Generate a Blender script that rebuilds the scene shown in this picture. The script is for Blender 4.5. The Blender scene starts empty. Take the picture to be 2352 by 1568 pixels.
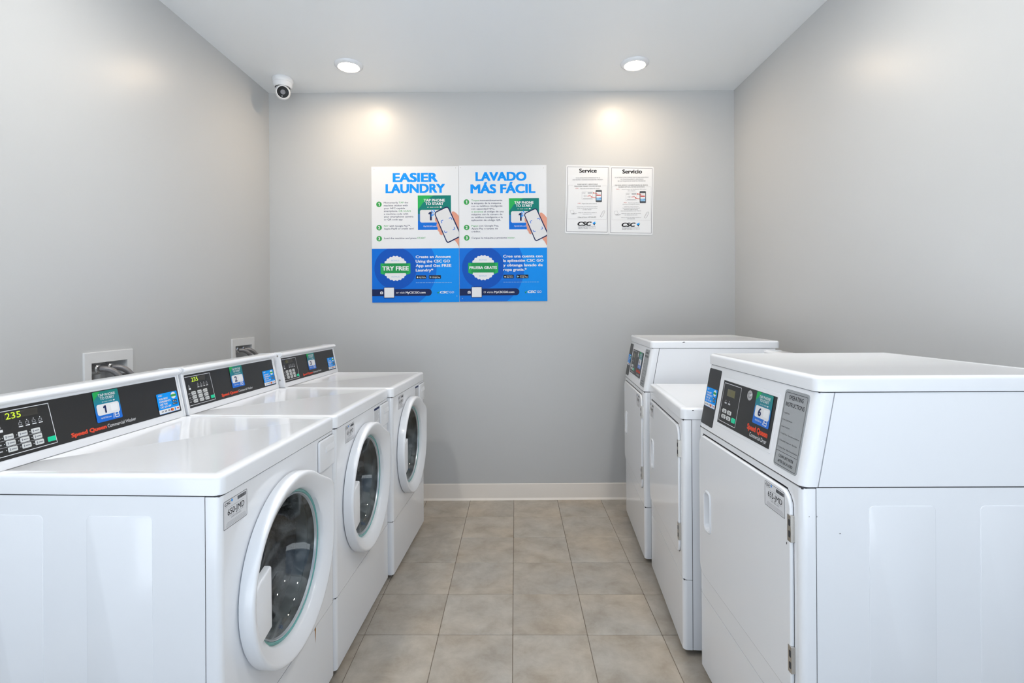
import bpy, bmesh, math, random
from mathutils import Vector, Matrix

S = bpy.context.scene
C = S.collection
PI = math.pi

# ---------------------------------------------------------------- camera, world, lights, exposure
CAM_H = 1.322
cam_d = bpy.data.cameras.new('camera')
cam_d.sensor_width = 36.0
cam_d.lens = 36.0 * 1189.6 / 2352.0
cam_d.shift_x = (1176 - 1170.4) / 2352.0
cam_d.shift_y = (715.15 - 784.0) / 2352.0
cam_d.clip_start = 0.02
cam = bpy.data.objects.new('camera', cam_d)
C.objects.link(cam)
cam.matrix_world = Matrix.Translation((0, 0, CAM_H)) @ Matrix.Rotation(PI / 2, 4, 'X') @ Matrix.Rotation(-0.006, 4, 'Z')
S.camera = cam

SKY_COLOR, SKY_STRENGTH = (0.58, 0.755, 1.0), 0.55
LAMP_COLOR, LAMP_STRENGTH = (1.0, 0.78, 0.54), 115.0
FILL_LAMP_COLOR, FILL_LAMP_STRENGTH = (0.98, 0.94, 0.88), 220.0  # fill lamps added out of view to lift the room's brightness
SUN_STRENGTH = 14.0
world = bpy.data.worlds.new('daylight')
world.use_nodes = True
bg = world.node_tree.nodes['Background']
bg.inputs[0].default_value = (*SKY_COLOR, 1)
bg.inputs[1].default_value = SKY_STRENGTH
S.world = world

FRONT_Y = -0.30          # the open shop front behind the camera
portal_d = bpy.data.lights.new('daylight_portal', 'AREA')
portal_d.shape = 'RECTANGLE'; portal_d.size = 3.4; portal_d.size_y = 2.9
portal_d.cycles.is_portal = True
portal = bpy.data.objects.new('daylight_portal', portal_d)
C.objects.link(portal)
portal.location = (-0.1, FRONT_Y - 0.12, 1.42)
portal.rotation_euler = (PI / 2, 0, 0)

sun_d = bpy.data.lights.new('sun', 'SUN'); sun_d.energy = SUN_STRENGTH; sun_d.angle = math.radians(0.6); sun_d.color = (0.835, 0.915, 1.0)
sun = bpy.data.objects.new('sun', sun_d); C.objects.link(sun)
sun.location = (-6, -6, 9)
sun.rotation_euler = Vector((0.62, -0.10, -0.78)).to_track_quat('-Z', 'Y').to_euler()   # high sun, passing along the entrance front onto the walkway

S.view_settings.view_transform = 'Standard'
S.view_settings.look = 'None'
S.view_settings.gamma = 1.0
S.view_settings.use_curve_mapping = False
S.view_settings.exposure = 0.52

# ---------------------------------------------------------------- materials
MATS = {}
def srgb(r, g, b):
    f = lambda c: (c / 255) / 12.92 if c <= 10 else (((c / 255) + .055) / 1.055) ** 2.4
    return (f(r), f(g), f(b))

def mat(name, col, rough=0.5, metal=0.0, coat=0.0, emit=0.0, spec=0.5, noise=None, bump=None):
    """procedural principled material; noise=(scale, amount) colour variation; bump=(scale, strength)"""
    if name in MATS:
        return MATS[name]
    m = bpy.data.materials.new(name); m.use_nodes = True
    nt = m.node_tree; b = nt.nodes['Principled BSDF']
    b.inputs['Base Color'].default_value = (*col, 1)
    b.inputs['Roughness'].default_value = rough
    b.inputs['Metallic'].default_value = metal
    b.inputs['Coat Weight'].default_value = coat
    b.inputs['Coat Roughness'].default_value = 0.08
    b.inputs['Specular IOR Level'].default_value = spec
    if emit:
        b.inputs['Emission Color'].default_value = (*col, 1)
        b.inputs['Emission Strength'].default_value = emit
    tc = None
    if noise or bump:
        tc = nt.nodes.new('ShaderNodeTexCoord')
    if noise:
        n = nt.nodes.new('ShaderNodeTexNoise'); n.inputs['Scale'].default_value = noise[0]
        n.inputs['Detail'].default_value = 4
        nt.links.new(tc.outputs['Object'], n.inputs['Vector'])
        mx = nt.nodes.new('ShaderNodeMix'); mx.data_type = 'RGBA'
        k = noise[1]
        mx.inputs['A'].default_value = (*[c * (1 - k) for c in col], 1)
        mx.inputs['B'].default_value = (*[min(1, c * (1 + k)) for c in col], 1)
        nt.links.new(n.outputs['Fac'], mx.inputs['Factor'])
        nt.links.new(mx.outputs['Result'], b.inputs['Base Color'])
    if bump:
        n2 = nt.nodes.new('ShaderNodeTexNoise'); n2.inputs['Scale'].default_value = bump[0]
        n2.inputs['Detail'].default_value = 3
        nt.links.new(tc.outputs['Object'], n2.inputs['Vector'])
        bp = nt.nodes.new('ShaderNodeBump'); bp.inputs['Strength'].default_value = bump[1]
        bp.inputs['Distance'].default_value = 0.002
        nt.links.new(n2.outputs['Fac'], bp.inputs['Height'])
        nt.links.new(bp.outputs['Normal'], b.inputs['Normal'])
    MATS[name] = m
    return m

M_wall = mat('wall_paint', (0.553, 0.563, 0.568), 0.33, spec=0.35, noise=(1.3, 0.015), bump=(260, 0.05))
M_ceil = mat('ceiling_paint', (0.90, 0.925, 0.945), 0.34, noise=(1.0, 0.01), bump=(220, 0.05))
M_base = mat('vinyl_baseboard', (0.88, 0.83, 0.77), 0.45)
M_grout = mat('grout', (0.19, 0.16, 0.13), 0.9, noise=(60, 0.3))
M_white = mat('white_enamel', (0.85, 0.87, 0.905), 0.16, coat=0.25, noise=(2.0, 0.01), bump=(90, 0.012))
M_white2 = mat('white_plastic', (0.85, 0.87, 0.905), 0.24, coat=0.15)
M_shadow = mat('gap_shade', (0.05, 0.05, 0.055), 0.7)  # dark colour in place of the shade inside panel gaps
M_black = mat('black_fascia', (0.016, 0.0165, 0.017), 0.38, noise=(900, 0.4))
M_blackgloss = mat('black_gloss', (0.010, 0.010, 0.011), 0.3, spec=0.2)
M_rubber = mat('black_rubber', (0.02, 0.02, 0.02), 0.7)
M_steel = mat('brushed_steel', (0.55, 0.53, 0.50), 0.32, metal=1.0, noise=(400, 0.15))
M_chrome = mat('chrome', (0.75, 0.75, 0.76), 0.12, metal=1.0)
M_bead = mat('bead_grey', (0.48, 0.52, 0.55), 0.25, metal=0.3)
M_seal = mat('grey_gasket', (0.11, 0.12, 0.125), 0.35)
M_drum = mat('drum_steel', (0.26, 0.26, 0.27), 0.28, metal=0.85, noise=(70, 0.6), bump=(150, 0.5))
M_key = mat('key_grey', (0.62, 0.64, 0.64), 0.4)
M_green = mat('start_key_green', (0.0, 0.62, 0.33), 0.35)
M_lcd = mat('display_window', (0.045, 0.042, 0.036), 0.25)
M_lcd2 = mat('display_olive', (0.13, 0.12, 0.06), 0.3)
M_led = mat('display_digits', (0.52, 0.72, 0.03), 0.4, emit=0.45)
M_leddim = mat('display_digits_dim', (0.16, 0.15, 0.05), 0.4)
M_pw = mat('print_white', (0.78, 0.80, 0.83), 0.35)
M_pgw = mat('print_offwhite', (0.72, 0.73, 0.755), 0.3)
M_pb = mat('print_black', (0.012, 0.012, 0.016), 0.4)
M_pg = mat('print_grey', (0.22, 0.23, 0.26), 0.4)
M_plg = mat('print_light_grey', (0.45, 0.46, 0.49), 0.4)
M_plate = mat('grey_plate', (0.35, 0.37, 0.385), 0.4)
M_navy = mat('print_navy', (0.006, 0.018, 0.09), 0.3)
M_blue = mat('print_blue', (0.0, 0.30, 0.90), 0.28)
M_sky = mat('print_sky_blue', (0.0, 0.30, 0.93), 0.3)
M_skyl = mat('print_blue_light', (0.0, 0.27, 0.86), 0.25)
M_skym = mat('print_blue_mid', (0.0, 0.155, 0.68), 0.25)
M_skyd = mat('print_blue_dark', (0.0, 0.085, 0.49), 0.25)
M_pale = mat('print_pale_blue', (0.26, 0.48, 0.72), 0.35)
M_pgreen = mat('print_green', (0.045, 0.36, 0.085), 0.35)
M_pgreen2 = mat('print_green_bright', (0.02, 0.42, 0.10), 0.35)
M_pgreen3 = mat('print_green_deep', (0.015, 0.30, 0.08), 0.35)
M_teal = mat('print_teal', (0.0, 0.20, 0.17), 0.3)
M_red = mat('print_red', (0.72, 0.075, 0.035), 0.35)
M_red2 = mat('print_crimson', (0.55, 0.03, 0.03), 0.35)
M_skin = mat('print_salmon', (0.72, 0.33, 0.24), 0.35)
M_rust = mat('rust_stain', (0.36, 0.17, 0.04), 0.7)
M_chip = mat('paint_chip', (0.03, 0.03, 0.035), 0.7)
M_hose = mat('braided_hose', (0.20, 0.195, 0.20), 0.35, metal=0.4, noise=(500, 0.5))
M_boxw = mat('outlet_box_plastic', (0.72, 0.73, 0.74), 0.4)
M_lamp = mat('lamp_lens', LAMP_COLOR, 0.5, emit=LAMP_STRENGTH)
M_fill_lamp = mat('fill_lamp_lens', FILL_LAMP_COLOR, 0.5, emit=FILL_LAMP_STRENGTH)
M_concrete = mat('concrete', (0.55, 0.54, 0.52), 0.85, noise=(3, 0.15))

for n_, m_ in MATS.items():
    if n_.startswith('print_'):
        m_.node_tree.nodes['Principled BSDF'].inputs['Roughness'].default_value = 0.5
        m_.node_tree.nodes['Principled BSDF'].inputs['Specular IOR Level'].default_value = 0.22

def gradient_mat(name, stops, axis='Z'):
    m = bpy.data.materials.new(name); m.use_nodes = True
    nt = m.node_tree; b = nt.nodes['Principled BSDF']; b.inputs['Roughness'].default_value = 0.3
    tc = nt.nodes.new('ShaderNodeTexCoord'); sp = nt.nodes.new('ShaderNodeSeparateXYZ')
    rp = nt.nodes.new('ShaderNodeValToRGB')
    nt.links.new(tc.outputs['Generated'], sp.inputs[0]); nt.links.new(sp.outputs[axis], rp.inputs[0])
    el = rp.color_ramp.elements
    while len(el) < len(stops):
        el.new(0.5)
    for e, (p, c) in zip(el, stops):
        e.position = p; e.color = (*c, 1)
    nt.links.new(rp.outputs[0], b.inputs['Base Color'])
    return m
M_stick = gradient_mat('sticker_gradient', [(0.0, (0.0, 0.14, 0.66)), (0.30, (0.0, 0.15, 0.60)), (0.62, (0.0, 0.20, 0.27)), (1.0, (0.0, 0.24, 0.20))])

def glass_mat():
    m = bpy.data.materials.new('door_glass'); m.use_nodes = True
    nt = m.node_tree; nt.nodes.remove(nt.nodes['Principled BSDF'])
    out = nt.nodes['Material Output']
    tr = nt.nodes.new('ShaderNodeBsdfTransparent'); tr.inputs[0].default_value = (0.62, 0.70, 0.70, 1)
    gl = nt.nodes.new('ShaderNodeBsdfGlossy'); gl.inputs['Roughness'].default_value = 0.03
    fr = nt.nodes.new('ShaderNodeFresnel'); fr.inputs['IOR'].default_value = 1.75
    mx = nt.nodes.new('ShaderNodeMixShader')
    nt.links.new(fr.outputs[0], mx.inputs[0]); nt.links.new(tr.outputs[0], mx.inputs[1]); nt.links.new(gl.outputs[0], mx.inputs[2])
    # cloudy soap film on the pane
    tc = nt.nodes.new('ShaderNodeTexCoord'); n = nt.nodes.new('ShaderNodeTexNoise'); n.inputs['Scale'].default_value = 14; n.inputs['Detail'].default_value = 9; n.inputs['Roughness'].default_value = 0.65; n.inputs['Distortion'].default_value = 1.2
    nt.links.new(tc.outputs['Object'], n.inputs['Vector'])
    rp = nt.nodes.new('ShaderNodeMapRange'); rp.inputs['From Min'].default_value = 0.42; rp.inputs['From Max'].default_value = 0.75; rp.inputs['To Max'].default_value = 0.30
    nt.links.new(n.outputs['Fac'], rp.inputs['Value'])
    df = nt.nodes.new('ShaderNodeBsdfDiffuse'); df.inputs[0].default_value = (0.55, 0.60, 0.63, 1)
    m2 = nt.nodes.new('ShaderNodeMixShader')
    nt.links.new(rp.outputs[0], m2.inputs[0]); nt.links.new(mx.outputs[0], m2.inputs[1]); nt.links.new(df.outputs[0], m2.inputs[2])
    nt.links.new(m2.outputs[0], out.inputs[0])
    return m
M_glass = glass_mat()
M_glassrim = mat('glass_rim_teal', (0.10, 0.36, 0.34), 0.12, coat=0.5)

def tile_mat():
    m = bpy.data.materials.new('floor_tile'); m.use_nodes = True
    nt = m.node_tree; b = nt.nodes['Principled BSDF']; N = nt.nodes.new; L = nt.links.new
    b.inputs['Roughness'].default_value = 0.42
    tc = N('ShaderNodeTexCoord'); oi = N('ShaderNodeObjectInfo')
    ml = N('ShaderNodeMath'); ml.operation = 'MULTIPLY'; ml.inputs[1].default_value = 40
    L(oi.outputs['Random'], ml.inputs[0])
    cb = N('ShaderNodeCombineXYZ'); L(ml.outputs[0], cb.inputs[0]); L(ml.outputs[0], cb.inputs[1])
    ad = N('ShaderNodeVectorMath'); ad.operation = 'ADD'
    L(tc.outputs['Object'], ad.inputs[0]); L(cb.outputs[0], ad.inputs[1])
    n1 = N('ShaderNodeTexNoise'); n1.inputs['Scale'].default_value = 8.0; n1.inputs['Detail'].default_value = 12; n1.inputs['Roughness'].default_value = 0.68
    n1.inputs['Distortion'].default_value = 0.25
    L(ad.outputs[0], n1.inputs['Vector'])
    rp = N('ShaderNodeValToRGB'); el = rp.color_ramp.elements
    el[0].position = 0.30; el[0].color = (0.305, 0.268, 0.220, 1)
    el[1].position = 0.70; el[1].color = (0.485, 0.448, 0.395, 1)
    e = el.new(0.5); e.color = (0.398, 0.363, 0.315, 1)
    L(n1.outputs['Fac'], rp.inputs[0])
    n2 = N('ShaderNodeTexNoise'); n2.inputs['Scale'].default_value = 2.6; n2.inputs['Detail'].default_value = 3
    L(ad.outputs[0], n2.inputs['Vector'])
    rp2 = N('ShaderNodeValToRGB'); e2 = rp2.color_ramp.elements
    e2[0].position = 0.35; e2[0].color = (0.96, 0.99, 1.02, 1); e2[1].position = 0.68; e2[1].color = (1.04, 0.99, 0.92, 1)
    L(n2.outputs['Fac'], rp2.inputs[0])
    mx = N('ShaderNodeMix'); mx.data_type = 'RGBA'; mx.blend_type = 'MULTIPLY'; mx.inputs['Factor'].default_value = 1
    L(rp.outputs[0], mx.inputs['A']); L(rp2.outputs[0], mx.inputs['B'])
    rr = N('ShaderNodeMapRange'); rr.inputs['To Min'].default_value = 0.95; rr.inputs['To Max'].default_value = 1.05
    L(oi.outputs['Random'], rr.inputs['Value'])
    mx2 = N('ShaderNodeMix'); mx2.data_type = 'RGBA'; mx2.blend_type = 'MULTIPLY'; mx2.inputs['Factor'].default_value = 1
    L(mx.outputs['Result'], mx2.inputs['A']); L(rr.outputs[0], mx2.inputs['B'])
    L(mx2.outputs['Result'], b.inputs['Base Color'])
    n3 = N('ShaderNodeTexNoise'); n3.inputs['Scale'].default_value = 35; n3.inputs['Detail'].default_value = 5
    L(ad.outputs[0], n3.inputs['Vector'])
    bp = N('ShaderNodeBump'); bp.inputs['Strength'].default_value = 0.12; bp.inputs['Distance'].default_value = 0.004
    L(n3.outputs['Fac'], bp.inputs['Height']); L(bp.outputs['Normal'], b.inputs['Normal'])
    return m
M_tile = tile_mat()

# ---------------------------------------------------------------- mesh helpers
def tag(o, label=None, cat=None, group=None, kind=None):
    if label: o['label'] = label
    if cat: o['category'] = cat
    if group: o['group'] = group
    if kind: o['kind'] = kind
    return o

def empty(name, loc=(0, 0, 0), rz=0):
    o = bpy.data.objects.new(name, None); C.objects.link(o)
    o.empty_display_size = 0.1; o.location = loc; o.rotation_euler = (0, 0, rz)
    return o

class MB:
    """collects vertices and faces; flat marks faces kept flat-shaded"""
    def __init__(s):
        s.v = []; s.f = []; s.sm = []; s.mi = []; s.mats = []
    def mslot(s, m):
        if m is None: return 0
        if m not in s.mats: s.mats.append(m)
        return s.mats.index(m)
    def add(s, vs, fs, smooth=False, m=None):
        o = len(s.v); s.v += [tuple(p) for p in vs]
        k = s.mslot(m)
        for f in fs:
            s.f.append([i + o for i in f]); s.sm.append(smooth); s.mi.append(k)
    def loft(s, rings, cap0=True, cap1=True, smooth=True, m=None, closed=True):
        n = len(rings[0]); o = len(s.v); k = s.mslot(m)
        for r in rings: s.v += [tuple(p) for p in r]
        for j in range(len(rings) - 1):
            for i in range(n if closed else n - 1):
                a = o + j * n + i; b = o + j * n + (i + 1) % n
                s.f.append([a, b, b + n, a + n]); s.sm.append(smooth); s.mi.append(k)
        if cap0: s.f.append([o + i for i in range(n)][::-1]); s.sm.append(False); s.mi.append(k)
        if cap1: s.f.append([o + (len(rings) - 1) * n + i for i in range(n)]); s.sm.append(False); s.mi.append(k)
    def box(s, x0, x1, y0, y1, z0, z1, m=None):
        vs = [(x, y, z) for z in (z0, z1) for y in (y0, y1) for x in (x0, x1)]
        s.add(vs, [(0, 2, 3, 1), (4, 5, 7, 6), (0, 1, 5, 4), (2, 6, 7, 3), (0, 4, 6, 2), (1, 3, 7, 5)], False, m)
    def build(s, name, m=None, parent=None, fix=True):
        me = bpy.data.meshes.new(name)
        me.from_pydata(s.v, [], s.f)
        mats = s.mats if s.mats else [m]
        for q in mats: me.materials.append(q)
        for p, k, i in zip(me.polygons, s.sm, s.mi):
            p.use_smooth = k
            if s.mats: p.material_index = i
        if fix:
            bm = bmesh.new(); bm.from_mesh(me)
            bmesh.ops.recalc_face_normals(bm, faces=bm.faces)
            bm.to_mesh(me); bm.free()
        if any(s.sm): me.set_sharp_from_angle(angle=math.radians(38))
        me.update()
        o = bpy.data.objects.new(name, me); C.objects.link(o)
        if parent: o.parent = parent
        return o

def rrect(x0, x1, y0, y1, r, seg=5, corners=(1, 1, 1, 1)):
    """2D rounded rectangle, ccw from lower-left; corners = ll, lr, ur, ul"""
    out = []
    cs = [(x0, y0, PI, 1, 1), (x1, y0, 1.5 * PI, -1, 1), (x1, y1, 0, -1, -1), (x0, y1, .5 * PI, 1, -1)]
    for (cx, cy, a0, sx, sy), on in zip(cs, corners):
        rr = r if on else r * 0.12
        ox, oy = cx + sx * rr, cy + sy * rr
        for i in range(seg + 1):
            a = a0 + (PI / 2) * i / seg
            out.append((ox + rr * math.cos(a), oy + rr * math.sin(a)))
    return out

def slab(mb, x0, x1, y0, y1, r, levels, seg=6, m=None, cap0=True, cap1=True, corners=(1, 1, 1, 1)):
    """horizontal rounded-rectangle slab: levels = [(z, inset), ...]"""
    rings = []
    for z, i in levels:
        rings.append([(x, y, z) for x, y in rrect(x0 + i, x1 - i, y0 + i, y1 - i, max(r - i, 0.0008), seg, corners)])
    mb.loft(rings, cap0, cap1, True, m)

def round_levels(z0, z1, b, seg=4, bottom=0.0):
    """levels for a slab with a rounded top edge of radius b"""
    L = []
    if bottom:
        for i in range(3): 
            a = PI / 2 * i / 2
            L.append((z0 + bottom * (1 - math.sin(a)) , bottom * (1 - math.cos(a)))) if False else None
        L += [(z0, bottom), (z0 + bottom, 0)]
    else:
        L.append((z0, 0))
    for i in range(seg + 1):
        a = PI / 2 * i / seg
        L.append((z1 - b + b * math.sin(a), b * (1 - math.cos(a))))
    return L

def vplate(mb, outline, F, c0, c1, bev=0.0, seg=3, m=None, hole=None):
    """plate with a 2D outline in frame F, from depth c0 (back) to c1 (front), front edge rounded by bev towards the outline centre"""
    cx = sum(p[0] for p in outline) / len(outline); cy = sum(p[1] for p in outline) / len(outline)
    def inset(d):
        n = len(outline); out = []
        for i in range(n):
            p0, p1, p2 = outline[i - 1], outline[i], outline[(i + 1) % n]
            e1 = Vector((p1[0] - p0[0], p1[1] - p0[1])); e2 = Vector((p2[0] - p1[0], p2[1] - p1[1]))
            nn = Vector((0, 0))
            for e in (e1, e2):
                if e.length > 1e-7: nn += Vector((-e.y, e.x)).normalized()
            if nn.length < 1e-6: nn = Vector((cx - p1[0], cy - p1[1]))
            nn.normalize()
            out.append((p1[0] + nn.x * d, p1[1] + nn.y * d))
        return out
    rings = [[F.p(a, b, c0) for a, b in outline]]
    if bev > 0:
        for i in range(seg + 1):
            t = PI / 2 * i / seg
            rings.append([F.p(a, b, c1 - bev + bev * math.sin(t)) for a, b in inset(bev * (1 - math.cos(t)))])
        top = inset(bev)
    else:
        rings.append([F.p(a, b, c1) for a, b in outline]); top = outline
    mb.loft(rings, False, hole is None, True, m)
    if hole is not None:
        vs, fs = fill2d([top, hole])
        mb.add([F.p(a, b, c1) for a, b in vs], fs, False, m)

def fill2d(loops):
    bm = bmesh.new(); es = []
    for lp in loops:
        vs = [bm.verts.new((x, y, 0)) for x, y in lp]
        for i in range(len(vs)):
            es.append(bm.edges.new((vs[i], vs[(i + 1) % len(vs)])))
    bmesh.ops.triangle_fill(bm, use_beauty=True, use_dissolve=False, edges=es, normal=(0, 0, 1))
    bm.verts.index_update()
    V = [(v.co.x, v.co.y) for v in bm.verts]
    Fc = []
    for f in bm.faces:
        idx = [v.index for v in f.verts]
        if f.normal.z < 0: idx.reverse()
        Fc.append(idx)
    bm.free()
    return V, Fc

class Frame:
    def __init__(s, o, u, v):
        s.o = Vector(o); s.u = Vector(u).normalized(); s.v = Vector(v).normalized(); s.n = s.u.cross(s.v)
    def p(s, a, b, c=0.0):
        return s.o + s.u * a + s.v * b + s.n * c

def lathe(mb, prof, F, n=48, rfun=None, smooth=True, m=None, cap=False):
    """prof = [(r, depth c, k)] around frame origin; rfun(theta) scales the outer rings by weight k"""
    rings = []
    for pr in prof:
        r, c = pr[0], pr[1]; k = pr[2] if len(pr) > 2 else 0
        ring = []
        for i in range(n):
            t = 2 * PI * i / n
            rr = r * (1 + k * (rfun(t) - 1)) if rfun else r
            ring.append(F.p(rr * math.cos(t), rr * math.sin(t), c))
        rings.append(ring)
    mb.loft(rings, False, cap, smooth, m)

def tube(mb, pts, r, n=10, m=None):
    pts = [Vector(p) for p in pts]
    rings = []
    up = Vector((0, 0, 1))
    for i, p in enumerate(pts):
        d = (pts[min(i + 1, len(pts) - 1)] - pts[max(i - 1, 0)]).normalized()
        a = d.cross(up)
        if a.length < 1e-3: a = d.cross(Vector((0, 1, 0)))
        a.normalize(); b = d.cross(a)
        rr = r[i] if isinstance(r, (list, tuple)) else r
        rings.append([p + a * rr * math.cos(2 * PI * k / n) + b * rr * math.sin(2 * PI * k / n) for k in range(n)])
    mb.loft(rings, True, True, True, m)

def bez(p0, p1, p2, p3, n=14):
    out = []
    for i in range(n + 1):
        t = i / n; q = 1 - t
        out.append(Vector(p0) * q ** 3 + Vector(p1) * 3 * q * q * t + Vector(p2) * 3 * q * t * t + Vector(p3) * t ** 3)
    return out

# ---------------------------------------------------------------- flat print: shapes and lettering in a frame
_tc = {}
def glyphs(s, bold=0.0, shear=0.0, res=3):
    key = (s, bold, shear, res)
    if key in _tc: return _tc[key]
    cu = bpy.data.curves.new('t', 'FONT')
    cu.body = s; cu.size = 1.0; cu.offset = bold; cu.shear = shear; cu.resolution_u = res; cu.fill_mode = 'FRONT'
    ob = bpy.data.objects.new('t', cu)
    me = ob.to_mesh()
    vs = [(v.co.x, v.co.y) for v in me.vertices]
    fs = [list(p.vertices) for p in me.polygons]
    ob.to_mesh_clear(); bpy.data.objects.remove(ob); bpy.data.curves.remove(cu)
    _tc[key] = (vs, fs)
    return vs, fs
_hv = glyphs('H')[0]
CAP = max(v[1] for v in _hv)
SPACE = 0.30

_tc[('1', 0.0, 0.0, 2)] = ([(0.0, CAP * .80), (0.14, CAP), (0.27, CAP), (0.27, 0.0), (0.155, 0.0), (0.155, CAP * .80), (0.03, CAP * .70)], [[0, 6, 5, 1], [1, 5, 2], [5, 4, 3, 2]])

def clip_rect(poly, x0, x1, y0, y1):
    def cut(P, ins, inter):
        out = []
        for i in range(len(P)):
            a, b = P[i - 1], P[i]
            if ins(b):
                if not ins(a): out.append(inter(a, b))
                out.append(b)
            elif ins(a): out.append(inter(a, b))
        return out
    def ix(x): return lambda a, b: (x, a[1] + (b[1] - a[1]) * (x - a[0]) / (b[0] - a[0]))
    def iy(y): return lambda a, b: (a[0] + (b[0] - a[0]) * (y - a[1]) / (b[1] - a[1]), y)
    for ins, it in ((lambda p: p[0] >= x0, ix(x0)), (lambda p: p[0] <= x1, ix(x1)), (lambda p: p[1] >= y0, iy(y0)), (lambda p: p[1] <= y1, iy(y1))):
        if poly: poly = cut(poly, ins, it)
    return poly

class Print:
    """flat print in frame F; q maps design coordinates to frame coordinates; pieces are gathered per part name"""
    def __init__(s, F, q=None, base=0.0, step=0.00022):
        s.F = F; s.q = q or (lambda a, b: (a, b)); s.base = base; s.step = step; s.parts = {}
    def _mb(s, part):
        return s.parts.setdefault(part, MB())
    def _put(s, part, m, layer, vs, fs):
        P = [s.q(a, b) for a, b in vs]
        c = s.base + layer * s.step
        s._mb(part).add([s.F.p(a, b, c) for a, b in P], fs, False, m)
    def poly(s, part, m, layer, pts):
        if len(pts) >= 3: s._put(part, m, layer, pts, [list(range(len(pts)))])
    def rect(s, part, m, layer, x0, x1, y0, y1, r=0):
        pts = rrect(x0, x1, y0, y1, r, 4) if r else [(x0, y0), (x1, y0), (x1, y1), (x0, y1)]
        s.poly(part, m, layer, pts)
    def frame(s, part, m, layer, x0, x1, y0, y1, r, w, corners=(1, 1, 1, 1)):
        a = rrect(x0, x1, y0, y1, r, 4, corners); b = rrect(x0 + w, x1 - w, y0 + w, y1 - w, max(r - w, w * .2), 4, corners)
        n = len(a); s._put(part, m, layer, a + b, [[i, (i + 1) % n, n + (i + 1) % n, n + i] for i in range(n)])
    def disc(s, part, m, layer, cx, cy, r, n=28, ry=None):
        s.poly(part, m, layer, [(cx + r * math.cos(2 * PI * i / n), cy + (ry or r) * math.sin(2 * PI * i / n)) for i in range(n)])
    def line(s, part, m, layer, pts, w):
        for (x0, y0), (x1, y1) in zip(pts, pts[1:]):
            d = Vector((x1 - x0, y1 - y0)); L = d.length or 1; nx, ny = -d.y / L * w / 2, d.x / L * w / 2
            s.poly(part, m, layer, [(x0 + nx, y0 + ny), (x0 - nx, y0 - ny), (x1 - nx, y1 - ny), (x1 + nx, y1 + ny)])
    def text(s, part, m, layer, txt, x, y, cap, w=None, align='L', bold=0.0, shear=0.0, res=2, flip=-1):
        """baseline at (x, y) in design units; flip=-1 when design y runs downwards; txt may be [(str, mat), ...]"""
        segs = txt if isinstance(txt, list) else [(txt, m)]
        k = cap / CAP; pos = 0; items = []
        for t, mm in segs:
            vs, fs = glyphs(t, 0.0, shear, res)
            if not vs: pos += SPACE; continue
            mn = min(v[0] for v in vs); mxx = max(v[0] for v in vs)
            items.append((vs, fs, mm, pos - mn)); pos += mxx - mn + SPACE
        tot = pos - SPACE
        kx = (w / tot) if w else k
        x0 = x - (tot * kx * (0.5 if align == 'C' else 1.0) if align in 'CR' else 0)
        for vs, fs, mm, off in items:
            for ci, (bx, by) in enumerate(((-bold, -bold * .6), (bold, -bold * .6), (-bold, bold * .6), (bold, bold * .6), (0, 0)) if bold else ((0, 0),)):
                s._put(part, mm, layer + ci * 0.12, [(x0 + (v[0] + bx + off) * kx, y + flip * (v[1] + by) * k) for v in vs], fs)
    def build(s, parent):
        out = {}
        for n, mb in s.parts.items():
            nm = 'step_number' if n.startswith('step_number') else n
            out[n] = mb.build(nm, None, parent, fix=False)
            if nm in ('button_legend', 'lettering', 'fine_print', 'steps_lettering', 'sticker_lettering', 'badge_lettering'): out[n]['kind'] = 'stuff'
        return out

# ---------------------------------------------------------------- the room
D, H = 3.64, 2.866
def lx_wall(y): return -1.683 + 0.0319 * (y - 3.647)
def rx_wall(y): return 1.586 + 0.0078 * (3.612 - y)
T = 0.14
Y0 = FRONT_Y

# floor: grout bed with separate tiles
mb = MB()
mb.add([(lx_wall(Y0) - T, Y0 - T, -0.0022), (rx_wall(Y0) + T, Y0 - T, -0.0022), (rx_wall(D) + T, D + T, -0.0022), (lx_wall(D) - T, D + T, -0.0022),
        (lx_wall(Y0) - T, Y0 - T, -0.12), (rx_wall(Y0) + T, Y0 - T, -0.12), (rx_wall(D) + T, D + T, -0.12), (lx_wall(D) - T, D + T, -0.12)],
       [(0, 1, 2, 3), (7, 6, 5, 4), (0, 4, 5, 1), (1, 5, 6, 2), (2, 6, 7, 3), (3, 7, 4, 0)])
floor = mb.build('floor', M_grout); tag(floor, 'beige stone-look square floor tiles with thin dark joints', kind='structure')
TS, TJ = 0.3048, 0.0026
tmb = MB()
g = TS / 2 - TJ / 2
tmb.loft([[(x, y, z) for x, y in rrect(-g + i, g - i, -g + i, g - i, 0.003, 2)] for z, i in ((-0.008, 0), (-0.0012, 0), (0.0, 0.0012))], False, True, False)
tile0 = tmb.build('tile', M_tile, floor)
tyaw = -0.011
cy_, sy_ = math.cos(tyaw), math.sin(tyaw)
rnd = random.Random(4)
first = True
for i in range(-7, 7):
    for j in range(-1, 16):
        a, b = (i + .5) * TS, -(j - .5) * TS - TS
        X, Y = 0.019 + cy_ * a - sy_ * b, 3.338 + sy_ * a + cy_ * b
        if not (lx_wall(Y) - 0.12 < X < rx_wall(Y) + 0.12 and Y0 - 0.02 < Y < D + 0.12): continue
        o = tile0 if first else tile0.copy()
        if not first: C.objects.link(o)
        first = False
        o.parent = floor
        o.location = (X, Y, rnd.uniform(-0.0004, 0.0004))
        o.rotation_euler = (0, 0, tyaw)

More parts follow.
